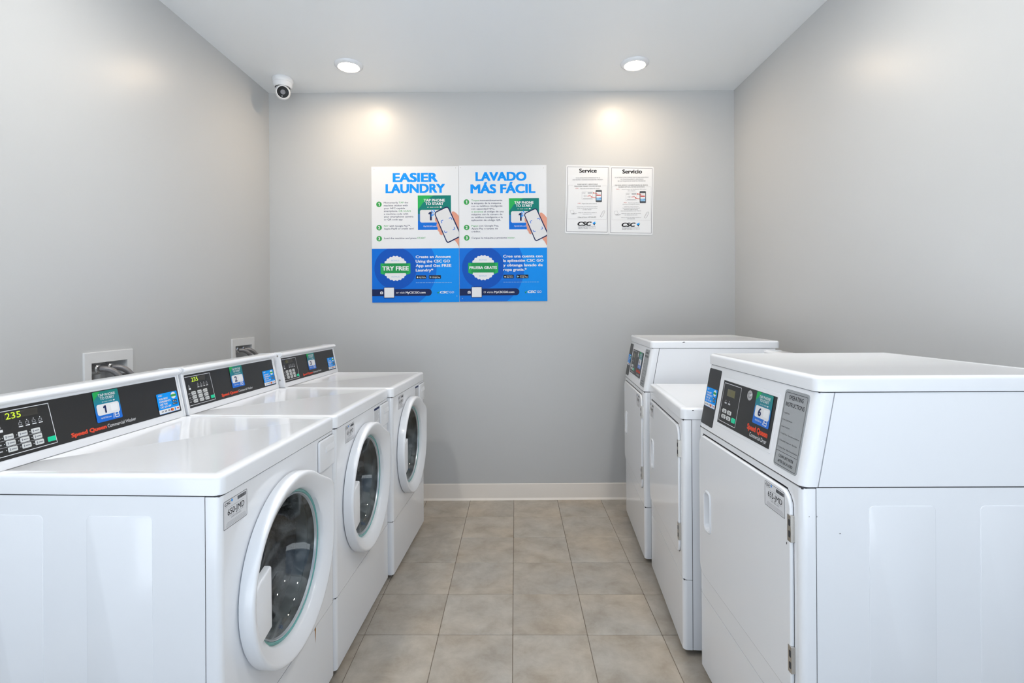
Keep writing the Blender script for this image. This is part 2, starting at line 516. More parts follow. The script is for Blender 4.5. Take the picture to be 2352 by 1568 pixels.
# back wall
mb = MB(); mb.box(lx_wall(D) - T, rx_wall(D) + T, D, D + T, -0.1, H + 0.1)
tag(mb.build('wall_back', M_wall), 'light grey painted back wall behind the posters', kind='structure')
mb = MB()
mb.add([(rx_wall(Y0), Y0, -.1), (rx_wall(D), D, -.1), (rx_wall(D), D, H + .1), (rx_wall(Y0), Y0, H + .1),
        (rx_wall(Y0) + T, Y0, -.1), (rx_wall(D) + T, D, -.1), (rx_wall(D) + T, D, H + .1), (rx_wall(Y0) + T, Y0, H + .1)],
       [(0, 1, 2, 3), (4, 5, 6, 7), (0, 1, 5, 4), (3, 2, 6, 7), (0, 3, 7, 4), (1, 2, 6, 5)])
tag(mb.build('wall_right', M_wall), 'light grey painted wall behind the dryers', kind='structure')
# left wall with openings for the two outlet boxes
BOXES = [(2.100, 2.360), (3.158, 3.416)]
BZ0, BZ1 = 0.920, 1.163
fr = 0.034
ys = sorted([Y0, D] + [v for a, b in BOXES for v in (a + fr, b - fr)])
zs = [-.1, BZ0 + fr, BZ1 - 0.045, H + .1]
mb = MB()
holes = [(a + fr, b - fr) for a, b in BOXES]
for i in range(len(ys) - 1):
    for k in range(3):
        if k == 1 and any(abs(ys[i] - h0) < 1e-6 for h0, h1 in holes): continue
        ya, yb, za, zb = ys[i], ys[i + 1], zs[k], zs[k + 1]
        mb.add([(lx_wall(ya), ya, za), (lx_wall(yb), yb, za), (lx_wall(yb), yb, zb), (lx_wall(ya), ya, zb)], [(0, 1, 2, 3)])
ya, yb = Y0, D
mb.add([(lx_wall(ya) - T, ya, -.1), (lx_wall(yb) - T, yb, -.1), (lx_wall(yb) - T, yb, H + .1), (lx_wall(ya) - T, ya, H + .1)], [(3, 2, 1, 0)])
mb.add([(lx_wall(ya) - T, ya, -.1), (lx_wall(ya), ya, -.1), (lx_wall(ya), ya, H + .1), (lx_wall(ya) - T, ya, H + .1)], [(0, 1, 2, 3)])
tag(mb.build('wall_left', M_wall, fix=False), 'light grey painted wall behind the washers', kind='structure')
# ceiling
mb = MB(); mb.box(lx_wall(Y0) - T, rx_wall(Y0) + T, Y0 - T, D + T, H, H + 0.12)
tag(mb.build('ceiling', M_ceil), 'smooth pale grey painted ceiling', kind='structure')
# front wall behind the camera, with a wide opening to the daylight
mb = MB()
xa, xb = lx_wall(Y0) - T, rx_wall(Y0) + T
mb.box(xa, -1.76, Y0 - T, Y0, -.1, H + .1); mb.box(1.57, xb, Y0 - T, Y0, -.1, H + .1); mb.box(-1.76, 1.57, Y0 - T, Y0, 2.80, H + .1)
tag(mb.build('wall_front', M_wall), 'light grey wall around the wide entrance opening', kind='structure')
mb = MB(); mb.box(-14, 14, Y0 - 22, Y0 - T, -0.16, -0.02)
tag(mb.build('ground', M_concrete), 'pale concrete walkway outside the entrance', kind='structure')

# baseboards
def baseboard(name, pts):
    (x0, y0), (x1, y1) = pts
    d = Vector((x1 - x0, y1 - y0, 0)).normalized(); n = Vector((d.y, -d.x, 0))
    prof = [(0.0, 0.0), (0.0105, 0.0), (0.0085, 0.004), (0.004, 0.014), (0.0035, 0.108), (0.0025, 0.1135), (0, 0.1145)]
    rings = [[Vector((px, py, 0)) + n * a + Vector((0, 0, z)) for a, z in prof] for px, py in pts]
    mb = MB(); mb.loft(rings, True, True, False)
    tag(mb.build(name, M_base), 'off-white vinyl cove baseboard', kind='structure')
baseboard('baseboard_back', [(lx_wall(D), D), (rx_wall(D), D)])
baseboard('baseboard_right', [(rx_wall(D), D), (rx_wall(Y0), Y0)])
baseboard('baseboard_left', [(lx_wall(Y0), Y0), (lx_wall(D), D)])

# ---------------------------------------------------------------- machines
W2 = 0.340
FF = Frame((0, 0, 0), (1, 0, 0), (0, 0, 1))                  # front face of a machine: (x, z, outwards)
SLW, Z0W = 0.2, 0.948                                        # washer console tilt
FCW = Frame((0, 0.547, Z0W), (1, 0, 0), (0, SLW, 1))
KW = math.sqrt(1 + SLW * SLW)
def qw(a, z): return (a, (z - Z0W) * KW)
SLD, Z0D = 0.182, 0.8987                                     # dryer console tilt
FCD = Frame((0, 0, Z0D), (1, 0, 0), (0, SLD, 1))
KD = math.sqrt(1 + SLD * SLD)
def qd(a, z): return (a, (z - Z0D) * KD)

DCX, DCZ = -0.015, 0.592                                     # washer door centre
def front_shell(mb, z0, z1, hole=None, r=0.016, back=0.034):
    """front panel with rounded vertical edges; optional hole loop in (x, z)"""
    x1 = W2 - r
    for sx in (-1, 1):
        prof = [(sx * W2, back), (sx * W2, r)] + [(sx * (x1 + r * math.cos(a)), r - r * math.sin(a)) for a in [PI / 2 * i / 6 for i in range(1, 7)]]
        mb.loft([[(x, y, z0) for x, y in prof], [(x, y, z1) for x, y in prof]], False, False, True, closed=False)
    rect = [(-x1, z0), (x1, z0), (x1, z1), (-x1, z1)]
    if hole:
        vs, fs = fill2d([rect, hole])
    else:
        vs, fs = rect, [[0, 1, 2, 3]]
    mb.add([(a, 0, b) for a, b in vs], fs, False)
    # returns to the cabinet along top and bottom
    for z in (z0, z1):
        mb.add([(-W2, back, z), (-W2, r, z), (-x1, 0, z), (x1, 0, z), (W2, r, z), (W2, back, z)], [[0, 1, 2, 3, 4, 5]])

def cabinet(root, z0, z1, depth, y0=0.0365, open_front=True):
    mb = MB(); w = W2 - 0.0015
    vs = [(x, y, z) for z in (z0, z1) for y in (y0, depth) for x in (-w, w)]
    fs = [(0, 2, 3, 1), (4, 5, 7, 6), (2, 6, 7, 3), (0, 4, 6, 2), (1, 3, 7, 5)]
    if not open_front: fs.append((0, 1, 5, 4))
    mb.add(vs, fs)
    cab = mb.build('cabinet', M_white, root)
    # pressed stiffening panels on both sides
    for sx in (-1, 1):
        Fs = Frame((sx * w, 0, 0), (0, -sx * -1, 0) if sx > 0 else (0, -1, 0), (0, 0, 1))
        for (a, b) in ((0.161, 0.319), (0.425, 0.583)):
            m2 = MB()
            if sx > 0: out = rrect(a, b, 0.07, 0.853, 0.012, 4)
            else: out = rrect(-b, -a, 0.07, 0.853, 0.012, 4)
            vplate(m2, out, Fs, -0.002, 0.0013, 0.0013, 3)
            m2.build('pressed_panel', M_white, cab)
    return cab

def feet(root, depth):
    for x in (-0.28, 0.28):
        for y in (0.07, depth - 0.07):
            mb = MB(); F = Frame((x, y, 0), (1, 0, 0), (0, 1, 0))
            lathe(mb, [(0.0, 0.0), (0.022, 0.0), (0.024, 0.006), (0.012, 0.010), (0.010, 0.03)], F, 14)
            mb.build('foot', M_rubber, root)

def lid(root, name, x, y0, y1, z0, z1, r=0.022, b=0.010, recess=True):
    mb = MB()
    L = round_levels(z0, z1, b, 5)
    if recess:
        L += [(z1, 0.028), (z1 - 0.0012, 0.032)]
    slab(mb, -x, x, y0, y1, r, L, 6)
    return mb.build(name, M_white, root)

def seam_shade(root, x, y0, y1, z0, z1):
    """dark filler strip standing in for the shade in a panel joint"""
    mb = MB(); mb.box(-x, x, y0, y1, z0, z1); mb.build('seam_shade', M_shadow, root)

def console_body(root):
    prof = [(0.547, 0.9485), (0.5475, 0.9565), (0.5765, 1.0965), (0.572, 1.1005), (0.5645, 1.1055), (0.5615, 1.1105), (0.5625, 1.1155), (0.567, 1.1195), (0.575, 1.1215), (0.640, 1.1185), (0.648, 1.113), (0.652, 1.10), (0.652, 0.9485)]
    mb = MB()
    mb.loft([[(x, y, z) for y, z in prof] for x in (-0.3295, 0.3295)], True, True, True)
    body = mb.build('console', M_white, root)
    cy, cz = 0.60, 1.03
    for sx in (-1, 1):
        big = [(y + (-0.0022 if y < cy else 0.0015), z + (0.0018 if z > cz else 0.0)) for y, z in prof]
        big[1] = (big[1][0], 0.9555)
        mb = MB()
        xs = (sx * 0.330, sx * 0.3365, sx * 0.3385)
        small = [(cy + (y - cy) * 0.975, cz + (z - cz) * 0.985) for y, z in big]
        mb.loft([[(xs[0], y, z) for y, z in big], [(xs[1], y, z) for y, z in big], [(xs[2], y, z) for y, z in small]], True, True, False)
        cap = mb.build('end_cap', M_white2, body)
        for (yy, zz) in ((0.583, 1.106), (0.572, 0.985)):
            m2 = MB(); Fx = Frame((sx * 0.3385, yy, zz), (0, sx, 0), (0, 0, 1))
            lathe(m2, [(0.0045, 0.0), (0.0045, 0.0012), (0.003, 0.0018), (0.0, 0.0012)], Fx, 12)
            m2.build('screw', M_steel, cap) if False else m2.build('screw', M_steel, body)
    return body

def number_sticker(root, FR, q, x0, x1, z0, z1, num):
    """tap-to-start sticker: green and blue print, white box with the machine number"""
    w, h = x1 - x0, z1 - z0
    mb = MB()
    out = [q(a, b) for a, b in rrect(x0, x1, z0, z1, 0.004, 3)]
    mb.add([FR.p(a, b, 0.0030) for a, b in out], [list(range(len(out)))])
    st = mb.build('number_sticker', M_stick, root, fix=False)
    P = Print(FR, lambda a, b: q(x0 + a * w, z0 + b * h), 0.0030)
    P.poly('printed_artwork', M_pgreen2, 1, [(0.0, 1.0), (0.0, 0.72), (0.10, 0.80), (0.22, 0.93), (0.27, 1.0)])
    P.rect('printed_artwork', M_pw, 1, 0.06, 0.95, 0.21, 0.575, 0)
    P.parts.pop('printed_artwork'); 
    P.poly('printed_artwork', M_pgreen2, 1, [(0.02, 0.98), (0.0, 0.72), (0.12, 0.82), (0.24, 0.93), (0.30, 1.0), (0.05, 1.0)])
    P.poly('printed_artwork', M_pgw, 1, rr_norm(0.07, 0.94, 0.215, 0.575, 0.07, w, h))
    P.rect('printed_artwork', M_pw, 2, 0.60, 0.87, 0.29, 0.52)
    # little hand with phone, line art
    for pts in ([(0.72, 0.22), (0.72, 0.06), (0.86, 0.06), (0.86, 0.22), (0.72, 0.22)], [(0.68, 0.20), (0.64, 0.05)], [(0.72, 0.14), (0.86, 0.14)]):
        P.line('printed_artwork', M_pw, 2, pts, 0.025)
    P.text('lettering', M_pw, 2, 'TAP PHONE', 0.53, 0.825, 0.085, 0.66, 'C', 0.02, flip=1)
    P.text('lettering', M_pw, 2, 'TO START', 0.53, 0.715, 0.085, 0.55, 'C', 0.02, flip=1)
    P.text('lettering', M_pw, 2, 'or scan code', 0.50, 0.625, 0.042, 0.40, 'C', flip=1)
    P.rect('lettering', M_pw, 2, 0.74, 0.80, 0.622, 0.662)
    P.text('lettering', M_navy, 3, num, 0.36, 0.275, 0.235, None if num == '1' else 0.17, 'C', 0.03, flip=1)
    P.text('lettering', M_pw, 2, 'MyCSCGO.com', 0.36, 0.10, 0.05, 0.40, 'C', 0.01, flip=1)
    P.build(st)
    return st

def rr_norm(x0, x1, y0, y1, r, w, h):
    pts = rrect(x0 * w, x1 * w, y0 * h, y1 * h, r * w, 4)
    return [(a / w, b / h) for a, b in pts]

def app_sticker(root, FR, q, x0, x1, z0, z1):
    w, h = x1 - x0, z1 - z0
    mb = MB(); out = [q(a, b) for a, b in rrect(x0, x1, z0, z1, 0.003, 3)]
    mb.add([FR.p(a, b, 0.0030) for a, b in out], [list(range(len(out)))])
    st = mb.build('app_sticker', M_blue, root, fix=False)
    P = Print(FR, lambda a, b: q(x0 + a * w, z0 + b * h), 0.0030)
    A = 'printed_artwork'
    P.rect(A, M_pw, 1, 0.0, 1.0, 0.015, 0.215)
    n = 20
    P.poly(A, M_pw, 1, [(0.80 + 0.125 * math.cos(2 * PI * i / n), 0.80 + 0.165 * math.sin(2 * PI * i / n)) for i in range(n)])
    P.rect(A, M_pgreen, 2, 0.665, 0.935, 0.745, 0.855)
    P.rect(A, M_blackgloss, 1, 0.70, 0.93, 0.475, 0.57); P.rect(A, M_blackgloss, 1, 0.70, 0.93, 0.335, 0.43)
    P.rect(A, M_pw, 2, 0.73, 0.77, 0.50, 0.545); P.rect(A, M_plg, 2, 0.80, 0.90, 0.505, 0.535)
    P.rect(A, M_pw, 2, 0.73, 0.77, 0.36, 0.405); P.rect(A, M_plg, 2, 0.80, 0.90, 0.365, 0.395)
    P.rect(A, M_pg, 2, 0.10, 0.20, 0.09, 0.14); P.rect(A, M_pg, 2, 0.26, 0.36, 0.09, 0.145); P.rect(A, M_pg, 2, 0.42, 0.52, 0.085, 0.15)
    P.disc(A, M_red2, 2, 0.60, 0.118, 0.045, 14, 0.068); P.disc(A, mat('print_orange', (0.75, 0.25, 0.02), 0.35), 2, 0.655, 0.118, 0.045, 14, 0.068)
    P.rect(A, M_blue, 2, 0.745, 0.80, 0.06, 0.175); P.rect(A, M_red2, 2, 0.86, 0.95, 0.10, 0.145)
    T_ = 'lettering'
    P.text(T_, M_pw, 2, 'CSC', 0.09, 0.87, 0.07, 0.18, 'L', 0.03, 0.2, flip=1)
    P.poly(T_, M_pgreen2, 2, [(0.29, 0.90), (0.31, 0.87), (0.36, 0.95), (0.31, 0.91)])
    for i, (t, ww) in enumerate((('FOR BEST', 0.42), ('EXPERIENCE', 0.53), ('USE THE', 0.36), ('CSC GO APP', 0.52))):
        P.text(T_, M_pw, 2, t, 0.09, 0.69 - i * 0.135, 0.085, ww, 'L', 0.03, flip=1)
    P.build(st)
    return st

def asset_label(root, x0, x1, z0, z1, num, c0=0.0):
    w, h = x1 - x0, z1 - z0
    mb = MB(); vplate(mb, rrect(x0, x1, z0, z1, 0.0035, 3), FF, c0, c0 + 0.0006)
    lb = mb.build('asset_label', M_pgw, root)
    P = Print(FF, lambda a, b: (x0 + a, z0 + b), c0 + 0.0006)
    A, T_ = 'printed_artwork', 'lettering'
    P.frame(A, M_pb, 1, 0.0006, w - 0.0006, 0.0006, h - 0.0006, 0.003, 0.0010)
    random.seed(num)
    xx = 0.58 * w
    while xx < 0.95 * w:
        b = random.choice((0.0006, 0.001, 0.0014)); P.rect(A, M_pb, 1, xx, min(xx + b, 0.95 * w), 0.80 * h, 0.93 * h); xx += b + random.choice((0.0005, 0.0008))
    P.rect(A, M_pg, 1, 0.24 * w, 0.84 * w, 0.708 * h, 0.716 * h)
    for k, (a, b) in enumerate(((0.14, 0.90), (0.12, 0.93), (0.10, 0.93), (0.10, 0.95))):
        P.rect(A, M_pg, 1, a * w, b * w, (0.195 - k * 0.042) * h, (0.203 - k * 0.042) * h)
    P.disc(A, M_blue, 1, 0.345 * w, 0.91 * h, 0.0028, 12, 0.0036)
    P.text(T_, M_pb, 1, 'CSC', 0.05 * w, 0.82 * h, 0.10 * h, 0.25 * w, 'L', 0.02, 0.2, flip=1)
    P.rect(A, M_plg, 1, 0.06 * w, 0.24 * w, 0.765 * h, 0.778 * h)
    P.text(T_, M_pb, 1, num, 0.52 * w, 0.44 * h, 0.21 * h, 0.70 * w, 'C', 0.006, flip=1, res=3)
    P.rect(A, M_pg, 1, 0.24 * w, 0.44 * w, 0.385 * h, 0.395 * h); P.rect(A, M_pg, 1, 0.60 * w, 0.84 * w, 0.385 * h, 0.395 * h)
    P.text(T_, M_pg, 1, '1-877-264-6622', 0.52 * w, 0.29 * h, 0.055 * h, 0.42 * w, 'C', flip=1)
    P.build(lb)
    return lb

def ring_R(t):
    """washer door outline: a circle drawn out to a corner at the upper hinge side"""
    A = (math.cos(math.radians(74)), math.sin(math.radians(74)))
    Cc = (1.185 * math.cos(math.radians(31)), 1.185 * math.sin(math.radians(31)))
    B = (math.cos(math.radians(-4)), math.sin(math.radians(-4)))
    t = (t + PI) % (2 * PI) - PI
    d = (math.cos(t), math.sin(t))
    def hit(p, q):
        ex, ey = q[0] - p[0], q[1] - p[1]
        den = d[0] * ey - d[1] * ex
        return (p[0] * ey - p[1] * ex) / den if abs(den) > 1e-9 else 1.0
    tc = math.radians(31)
    if math.radians(-4) < t <= tc: r = hit(B, Cc)
    elif tc < t < math.radians(74): r = hit(Cc, A)
    else: return 1.0
    r = max(r, 1.0)
    return 1 + (r - 1) * (1 - 0.10 * math.exp(-((t - tc) / 0.07) ** 2))

def washer_base():
    root = empty('washing_machine')
    DEP = 0.655
    cabinet(root, 0.024, 0.8990, DEP)
    mb = MB()
    hole = [(DCX + 0.225 * math.cos(2 * PI * i / 56), DCZ + 0.225 * math.sin(2 * PI * i / 56)) for i in range(56)]
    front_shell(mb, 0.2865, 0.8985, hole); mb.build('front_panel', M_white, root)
    mb = MB(); front_shell(mb, 0.024, 0.2840); mb.build('kick_panel', M_white, root)
    lid(root, 'lid', W2, -0.004, 0.655, 0.9020, 0.9480)
    seam_shade(root, W2 - 0.0028, 0.0028, 0.64, 0.8980, 0.9025); seam_shade(root, W2 - 0.003, 0.003, 0.03, 0.2835, 0.2870)
    for sx in (-1, 1): mb = MB(); mb.box(*sorted((sx * (W2 - 0.003), sx * (W2 - 0.02))), 0.033, 0.0370, 0.03, 0.899); mb.build('seam_shade', M_shadow, root)
    console_body(root)
    feet(root, DEP)
    # door
    FD = Frame((DCX, 0, DCZ), (1, 0, 0), (0, 0, 1))
    mb = MB()
    lathe(mb, [(0.226, -0.004), (0.256, 0.0025, 1), (0.2595, 0.0045, 1), (0.2595, 0.0320, 1), (0.2585, 0.0370, 1), (0.2555, 0.0405, 1), (0.2510, 0.0415, 1), (0.2460, 0.0405, 0.95), (0.2130, 0.0245, 0.1), (0.2075, 0.0185), (0.2055, 0.008), (0.205, -0.006)], FD, 96, ring_R)
    door = mb.build('door', M_white2, root)
    mb = MB()
    lathe(mb, [(0.2055, 0.0045), (0.2045, 0.0065), (0.199, 0.0065), (0.1965, 0.0040)], FD, 72); mb.build('glass_rim', M_glassrim, door)
    mb = MB()
    lathe(mb, [(0.1965, 0.0038), (0.1950, 0.0055), (0.1930, 0.0030), (0.1915, 0.0042), (0.1895, -0.001)], FD, 72); mb.build('glass_bead', M_bead, door)
    mb = MB()
    lathe(mb, [(0.196, 0.0035), (0.185, -0.006), (0.172, -0.030), (0.160, -0.060), (0.145, -0.085), (0.115, -0.102), (0.06, -0.110), (0.002, -0.112)], FD, 72, cap=True); gls = mb.build('door_glass', M_glass, door); gls.data.flip_normals() if gls.data.polygons[0].normal.dot(Vector((0, -1, 0))) < 0 else None
    mb = MB()
    vplate(mb, [(-0.232, -0.062), (-0.205, -0.112), (-0.150, -0.098), (-0.147, -0.094), (-0.149, 0.060), (-0.152, 0.065), (-0.205, 0.050), (-0.232, 0.030)], FD, 0.012, 0.031, 0.005)
    mb.build('door_handle', M_white2, door)
    # gasket and drum
    mb = MB()
    lathe(mb, [(0.226, -0.004), (0.224, -0.016), (0.215, -0.034), (0.206, -0.032), (0.199, -0.044), (0.196, -0.064), (0.216, -0.074)], FD, 64); mb.build('gasket', M_seal, root)
    mb = MB()
    lathe(mb, [(0.214, -0.070), (0.252, -0.080), (0.254, -0.400), (0.235, -0.418), (0.10, -0.425), (0.0, -0.425)], FD, 64)
    drum = mb.build('drum', M_drum, root)
    for k in range(3):
        a = 2 * PI * k / 3 + 0.5
        er = Vector((math.cos(a), math.sin(a))); et = Vector((-er.y, er.x))
        mb = MB()
        sec = [er * 0.252 + et * 0.045, er * 0.215 + et * 0.016, er * 0.205, er * 0.215 - et * 0.016, er * 0.252 - et * 0.045]
        mb.loft([[FD.p(p.x, p.y, c) for p in sec] for c in (-0.11, -0.38)], True, True, False)
        mb.build('lifter', M_seal, drum)
    # detergent drawer
    mb = MB()
    vplate(mb, rrect(0.203, 0.3335, 0.782, 0.887, 0.010, 4), FF, 0.0, 0.0075, 0.004)
    drw = mb.build('detergent_drawer', M_white2, root)
    P = Print(FF, None, 0.0); P.frame('drawer_gap_shade', M_shadow, 1, 0.2012, 0.3350, 0.7802, 0.8888, 0.0115, 0.0018); P.build(root)  # shade of the drawer gap painted as a dark frame
    mb = MB()
    prof = [(0.0070, 0.866), (0.0098, 0.842), (0.0096, 0.839), (0.0070, 0.838)]
    mb.loft([[FF.p(x, z, c) for c, z in prof] for x in (0.255, 0.328)], True, True, False)
    mb.add([FF.p(a, b, 0.0078) for a, b in ((0.262, 0.8365), (0.328, 0.8365), (0.328, 0.8385), (0.262, 0.8385))], [[0, 1, 2, 3]], False)
    mb.build('grip', M_white2, drw)
    # control panel
    mb = MB()
    vplate(mb, [qw(a, b) for a, b in rrect(-0.3225, 0.3205, 0.9705, 1.0925, 0.002, 2)], FCW, -0.002, 0.0016)
    cp = mb.build('control_panel', M_black, root)
    P = Print(FCW, qw, 0.0016)
    A = 'printed_artwork'
    # keypad outline, open to the left edge
    P.rect(A, M_pw, 1, -0.322, -0.172, 1.0836, 1.0852); P.rect(A, M_pw, 1, -0.322, -0.1675, 0.9785, 0.9800)
    P.line(A, M_pw, 1, [(-0.1735, 1.0850), (-0.1680, 0.9790)], 0.0017)
    P.rect('display', M_lcd, 1, -0.291, -0.205, 1.0625, 1.0805)
    for x in (-0.255, -0.2375, -0.220, -0.2025):
        P.disc(A, M_pw, 1, x, 1.0545, 0.0013, 8); P.frame(A, M_plg, 1, x - 0.0045, x + 0.0045, 1.0445, 1.0510, 0.001, 0.0009); P.rect(A, M_pw, 1, x - 0.005, x + 0.006, 1.0395, 1.0418)
    P.disc(A, M_pw, 1, -0.307, 1.0535, 0.0013, 8); P.frame(A, M_plg, 1, -0.311, -0.303, 1.045, 1.050, 0.001, 0.0009); P.rect(A, M_pw, 1, -0.3105, -0.2995, 1.0365, 1.0425)
    for z in (1.0155, 0.9998): P.rect(A, M_plg, 1, -0.318, -0.205, z - 0.0004, z + 0.0004)
    for z in (1.0225, 1.007, 0.992): P.rect(A, M_plg, 1, -0.318, -0.3085, z - 0.0015, z + 0.0015)
    for d in P.build(cp).values(): pass
    for r_, z in enumerate((1.0228, 1.0075, 0.992)):
        for x in (-0.2885, -0.2535, -0.2195):
            xx = x + r_ * 0.0022
            mb = MB(); vplate(mb, [qw(a, b) for a, b in rrect(xx - 0.0118, xx + 0.0118, z - 0.0060, z + 0.0060, 0.002, 2)], FCW, 0.0016, 0.0026, 0.0006, 1)
            mb.add([FCW.p(*qw(a, b), 0.0028) for a, b in rrect(xx - 0.0085, xx - 0.0055, z - 0.0035, z + 0.0035, 0.0008, 1)], [list(range(8))], False, M_pg) if False else None
            bt = mb.build('button', M_key, cp)
            P3 = Print(FCW, qw, 0.0026)
    P3 = Print(FCW, qw, 0.0026)
    for r_, z in enumerate((1.0228, 1.0075, 0.992)):
        for x in (-0.2885, -0.2535, -0.2195):
            xx = x + r_ * 0.0022
            P3.rect('button_legend', M_pg, 1, xx - 0.0085, xx - 0.0060, z - 0.003, z + 0.003); P3.rect('button_legend', M_pg, 1, xx - 0.004, xx + 0.0085, z - 0.0011, z + 0.0011)
            P3.disc('button_legend', M_pw, -3, xx - 0.0155, z, 0.0011, 8)
    P3.build(cp)
    mb = MB(); vplate(mb, [qw(a, b) for a, b in rrect(-0.1925, -0.1695, 0.9860, 0.9985, 0.002, 2)], FCW, 0.0016, 0.0028, 0.0006, 1)
    mb.build('start_button', M_green, cp)
    P = Print(FCW, qw, 0.0016)
    P.text('brand_lettering', M_red, 1, 'Speed Queen', -0.1235, 0.9810, 0.0105, 0.1165, 'L', 0.055, 0.0, flip=1)
    P.text('brand_lettering', M_pw, 1, 'Commercial Washer', -0.0020, 0.9812, 0.0098, 0.1105, 'L', 0.0, 0.0, flip=1, res=3)
    P.build(cp)
    return root

def copy_tree(o, parent=None):
    c = o.copy(); C.objects.link(c); c.parent = parent
    for ch in list(o.children): copy_tree(ch, c)
    return c

def by_name(root, name):
    return next(ch for ch in root.children if ch.name.split('.')[0] == name)

def digits(root, txt, m, x0, x1, z0, z1):
    P = Print(FCW, qw, 0.0020)
    P.text('display_digits', m, 1, txt, x0, z0, z1 - z0, x1 - x0, 'L', 0.004, flip=1)
    P.build(root)

w1 = washer_base()
w2 = copy_tree(w1); w3 = copy_tree(w1)
WPOS = [(-0.6538, 1.5298, -0.0438), (-0.6187, 2.2130, -0.0446), (-0.5600, 2.8950, -0.0600)]
WLAB = ['white front-load washer numbered 1, label 650-JMD, showing its whole side panel', 'white front-load washer numbered 2, standing between washers 1 and 3', 'white front-load washer numbered 3, at the end of the row by the back wall']
for k, (wm, (x, y, yaw), lab) in enumerate(zip((w1, w2, w3), WPOS, WLAB)):
    wm.location = (x, y, 0); wm.rotation_euler = (0, 0, PI / 2 + yaw)
    tag(wm, lab, 'washing machine', 'front-load washers along the left wall')
    sx, sz = ((0.010, -0.005), (0.004, -0.0028), (0.0, -0.0028))[k]
    number_sticker(wm, FCW, qw, -0.046 + sx, 0.048 + sx, 1.006 + sz, 1.095 + sz, str(k + 1))
    app_sticker(wm, FCW, qw, 0.2115, 0.3125, 0.9755, 1.0445)
    cp = by_name(wm, 'control_panel')
    if k < 2: digits(cp, '235', M_led, -0.288, -0.250, 1.0640, 1.0790)
    else: digits(cp, '888', M_leddim, -0.288, -0.262, 1.0640, 1.0790)
    if k == 0: asset_label(wm, -0.327, -0.227, 0.815, 0.882, '650-JMD')
    else: asset_label(wm, -0.2385, -0.1415, 0.8215, 0.8865, ('651-JMD', '652-JMD')[k - 1])
    if k:
        mb = MB(); vplate(mb, rrect(0.119, 0.200, 0.822, 0.887, 0.002, 2), FF, 0, 0.0005); nt_ = mb.build('notice_label', M_white2, wm)
        P = Print(FF, None, 0.0005)
        P.rect('printed_artwork', M_navy, 1, 0.120, 0.199, 0.876, 0.8865)
        for i in range(8):
            P.rect('printed_artwork', M_plg, 1, 0.124, (0.195, 0.188, 0.193, 0.180)[i % 4], 0.869 - i * 0.006, 0.8715 - i * 0.006)
        P.build(nt_)
# rust streak and paint nicks on washer 1
P = Print(FF, None, 0.0)
P.poly('rust_stain', M_rust, 2, [(0.168, 0.2835), (0.182, 0.2837), (0.180, 0.274), (0.1785, 0.252), (0.176, 0.235), (0.1745, 0.252), (0.173, 0.274)])
P.build(w1)

def dryer_body(root, tall):
    DEP = 0.665
    zc = 0.8955 if tall else 0.9035
    cabinet(root, 0.024, zc, DEP, open_front=False)
    seam_shade(root, W2 - 0.0028, 0.0028, 0.64, zc - 0.003, zc + 0.003); seam_shade(root, W2 - 0.003, 0.003, 0.03, 0.2895, 0.2945)
    for sx in (-1, 1): mb = MB(); mb.box(*sorted((sx * (W2 - 0.0025), sx * (W2 - 0.02))), 0.0325, 0.0385, 0.03, zc - 0.004); mb.build('seam_shade', M_shadow, root)
    pocket = rrect(-0.262, -0.214, 0.552, 0.680, 0.016, 4)
    mb = MB(); front_shell(mb, 0.2930, zc - 0.001, pocket); mb.build('front_panel', M_white, root)
    mb = MB(); front_shell(mb, 0.024, 0.2905); mb.build('kick_panel', M_white, root)
    feet(root, DEP)
    mb = MB()
    vplate(mb, rrect(-0.3205, 0.3045, 0.372, 0.872, 0.042, 6, (1, 1, 1, 1)), FF, 0.0, 0.0085, 0.004, 3, None, pocket)
    door = mb.build('door', M_white, root)
    # shadow line of the door gap, painted dark on the front panel
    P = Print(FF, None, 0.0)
    P.frame('door_gap_shade', M_shadow, 1, -0.3232, 0.3072, 0.3693, 0.8775, 0.0447, 0.0030)
    P.rect('door_gap_shade', M_shadow, 1, -0.300, 0.280, 0.8725, 0.8772)
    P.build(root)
    # handle pocket
    mb = MB()
    rings = []
    for i, c in ((-0.0055, 0.0085), (-0.005, 0.0115), (-0.003, 0.0130), (0.0, 0.0115), (0.003, -0.004), (0.006, -0.024)):
        rings.append([FF.p(a, b, c) for a, b in rrect(-0.262 + i, -0.214 - i, 0.552 + i * 1.6, 0.680 - i * 1.6, max(0.016 - i, 0.004), 4)])
    mb.loft(rings, False, True, True)
    mb.build('handle', M_white2, door)
    for z in (0.752, 0.430):
        mb = MB(); vplate(mb, rrect(0.2930, 0.3095, z, z + 0.066, 0.001, 1), FF, 0.0, 0.0100, 0.0008, 1)
        hg = mb.build('hinge', M_steel, root)
        mb = MB()
        for a in (0.012, 0.040): mb.box(0.3005, 0.3070, -0.0112, -0.0095, z + a, z + a + 0.015)
        mb.build('hinge_slot', M_shadow, hg)
    return root

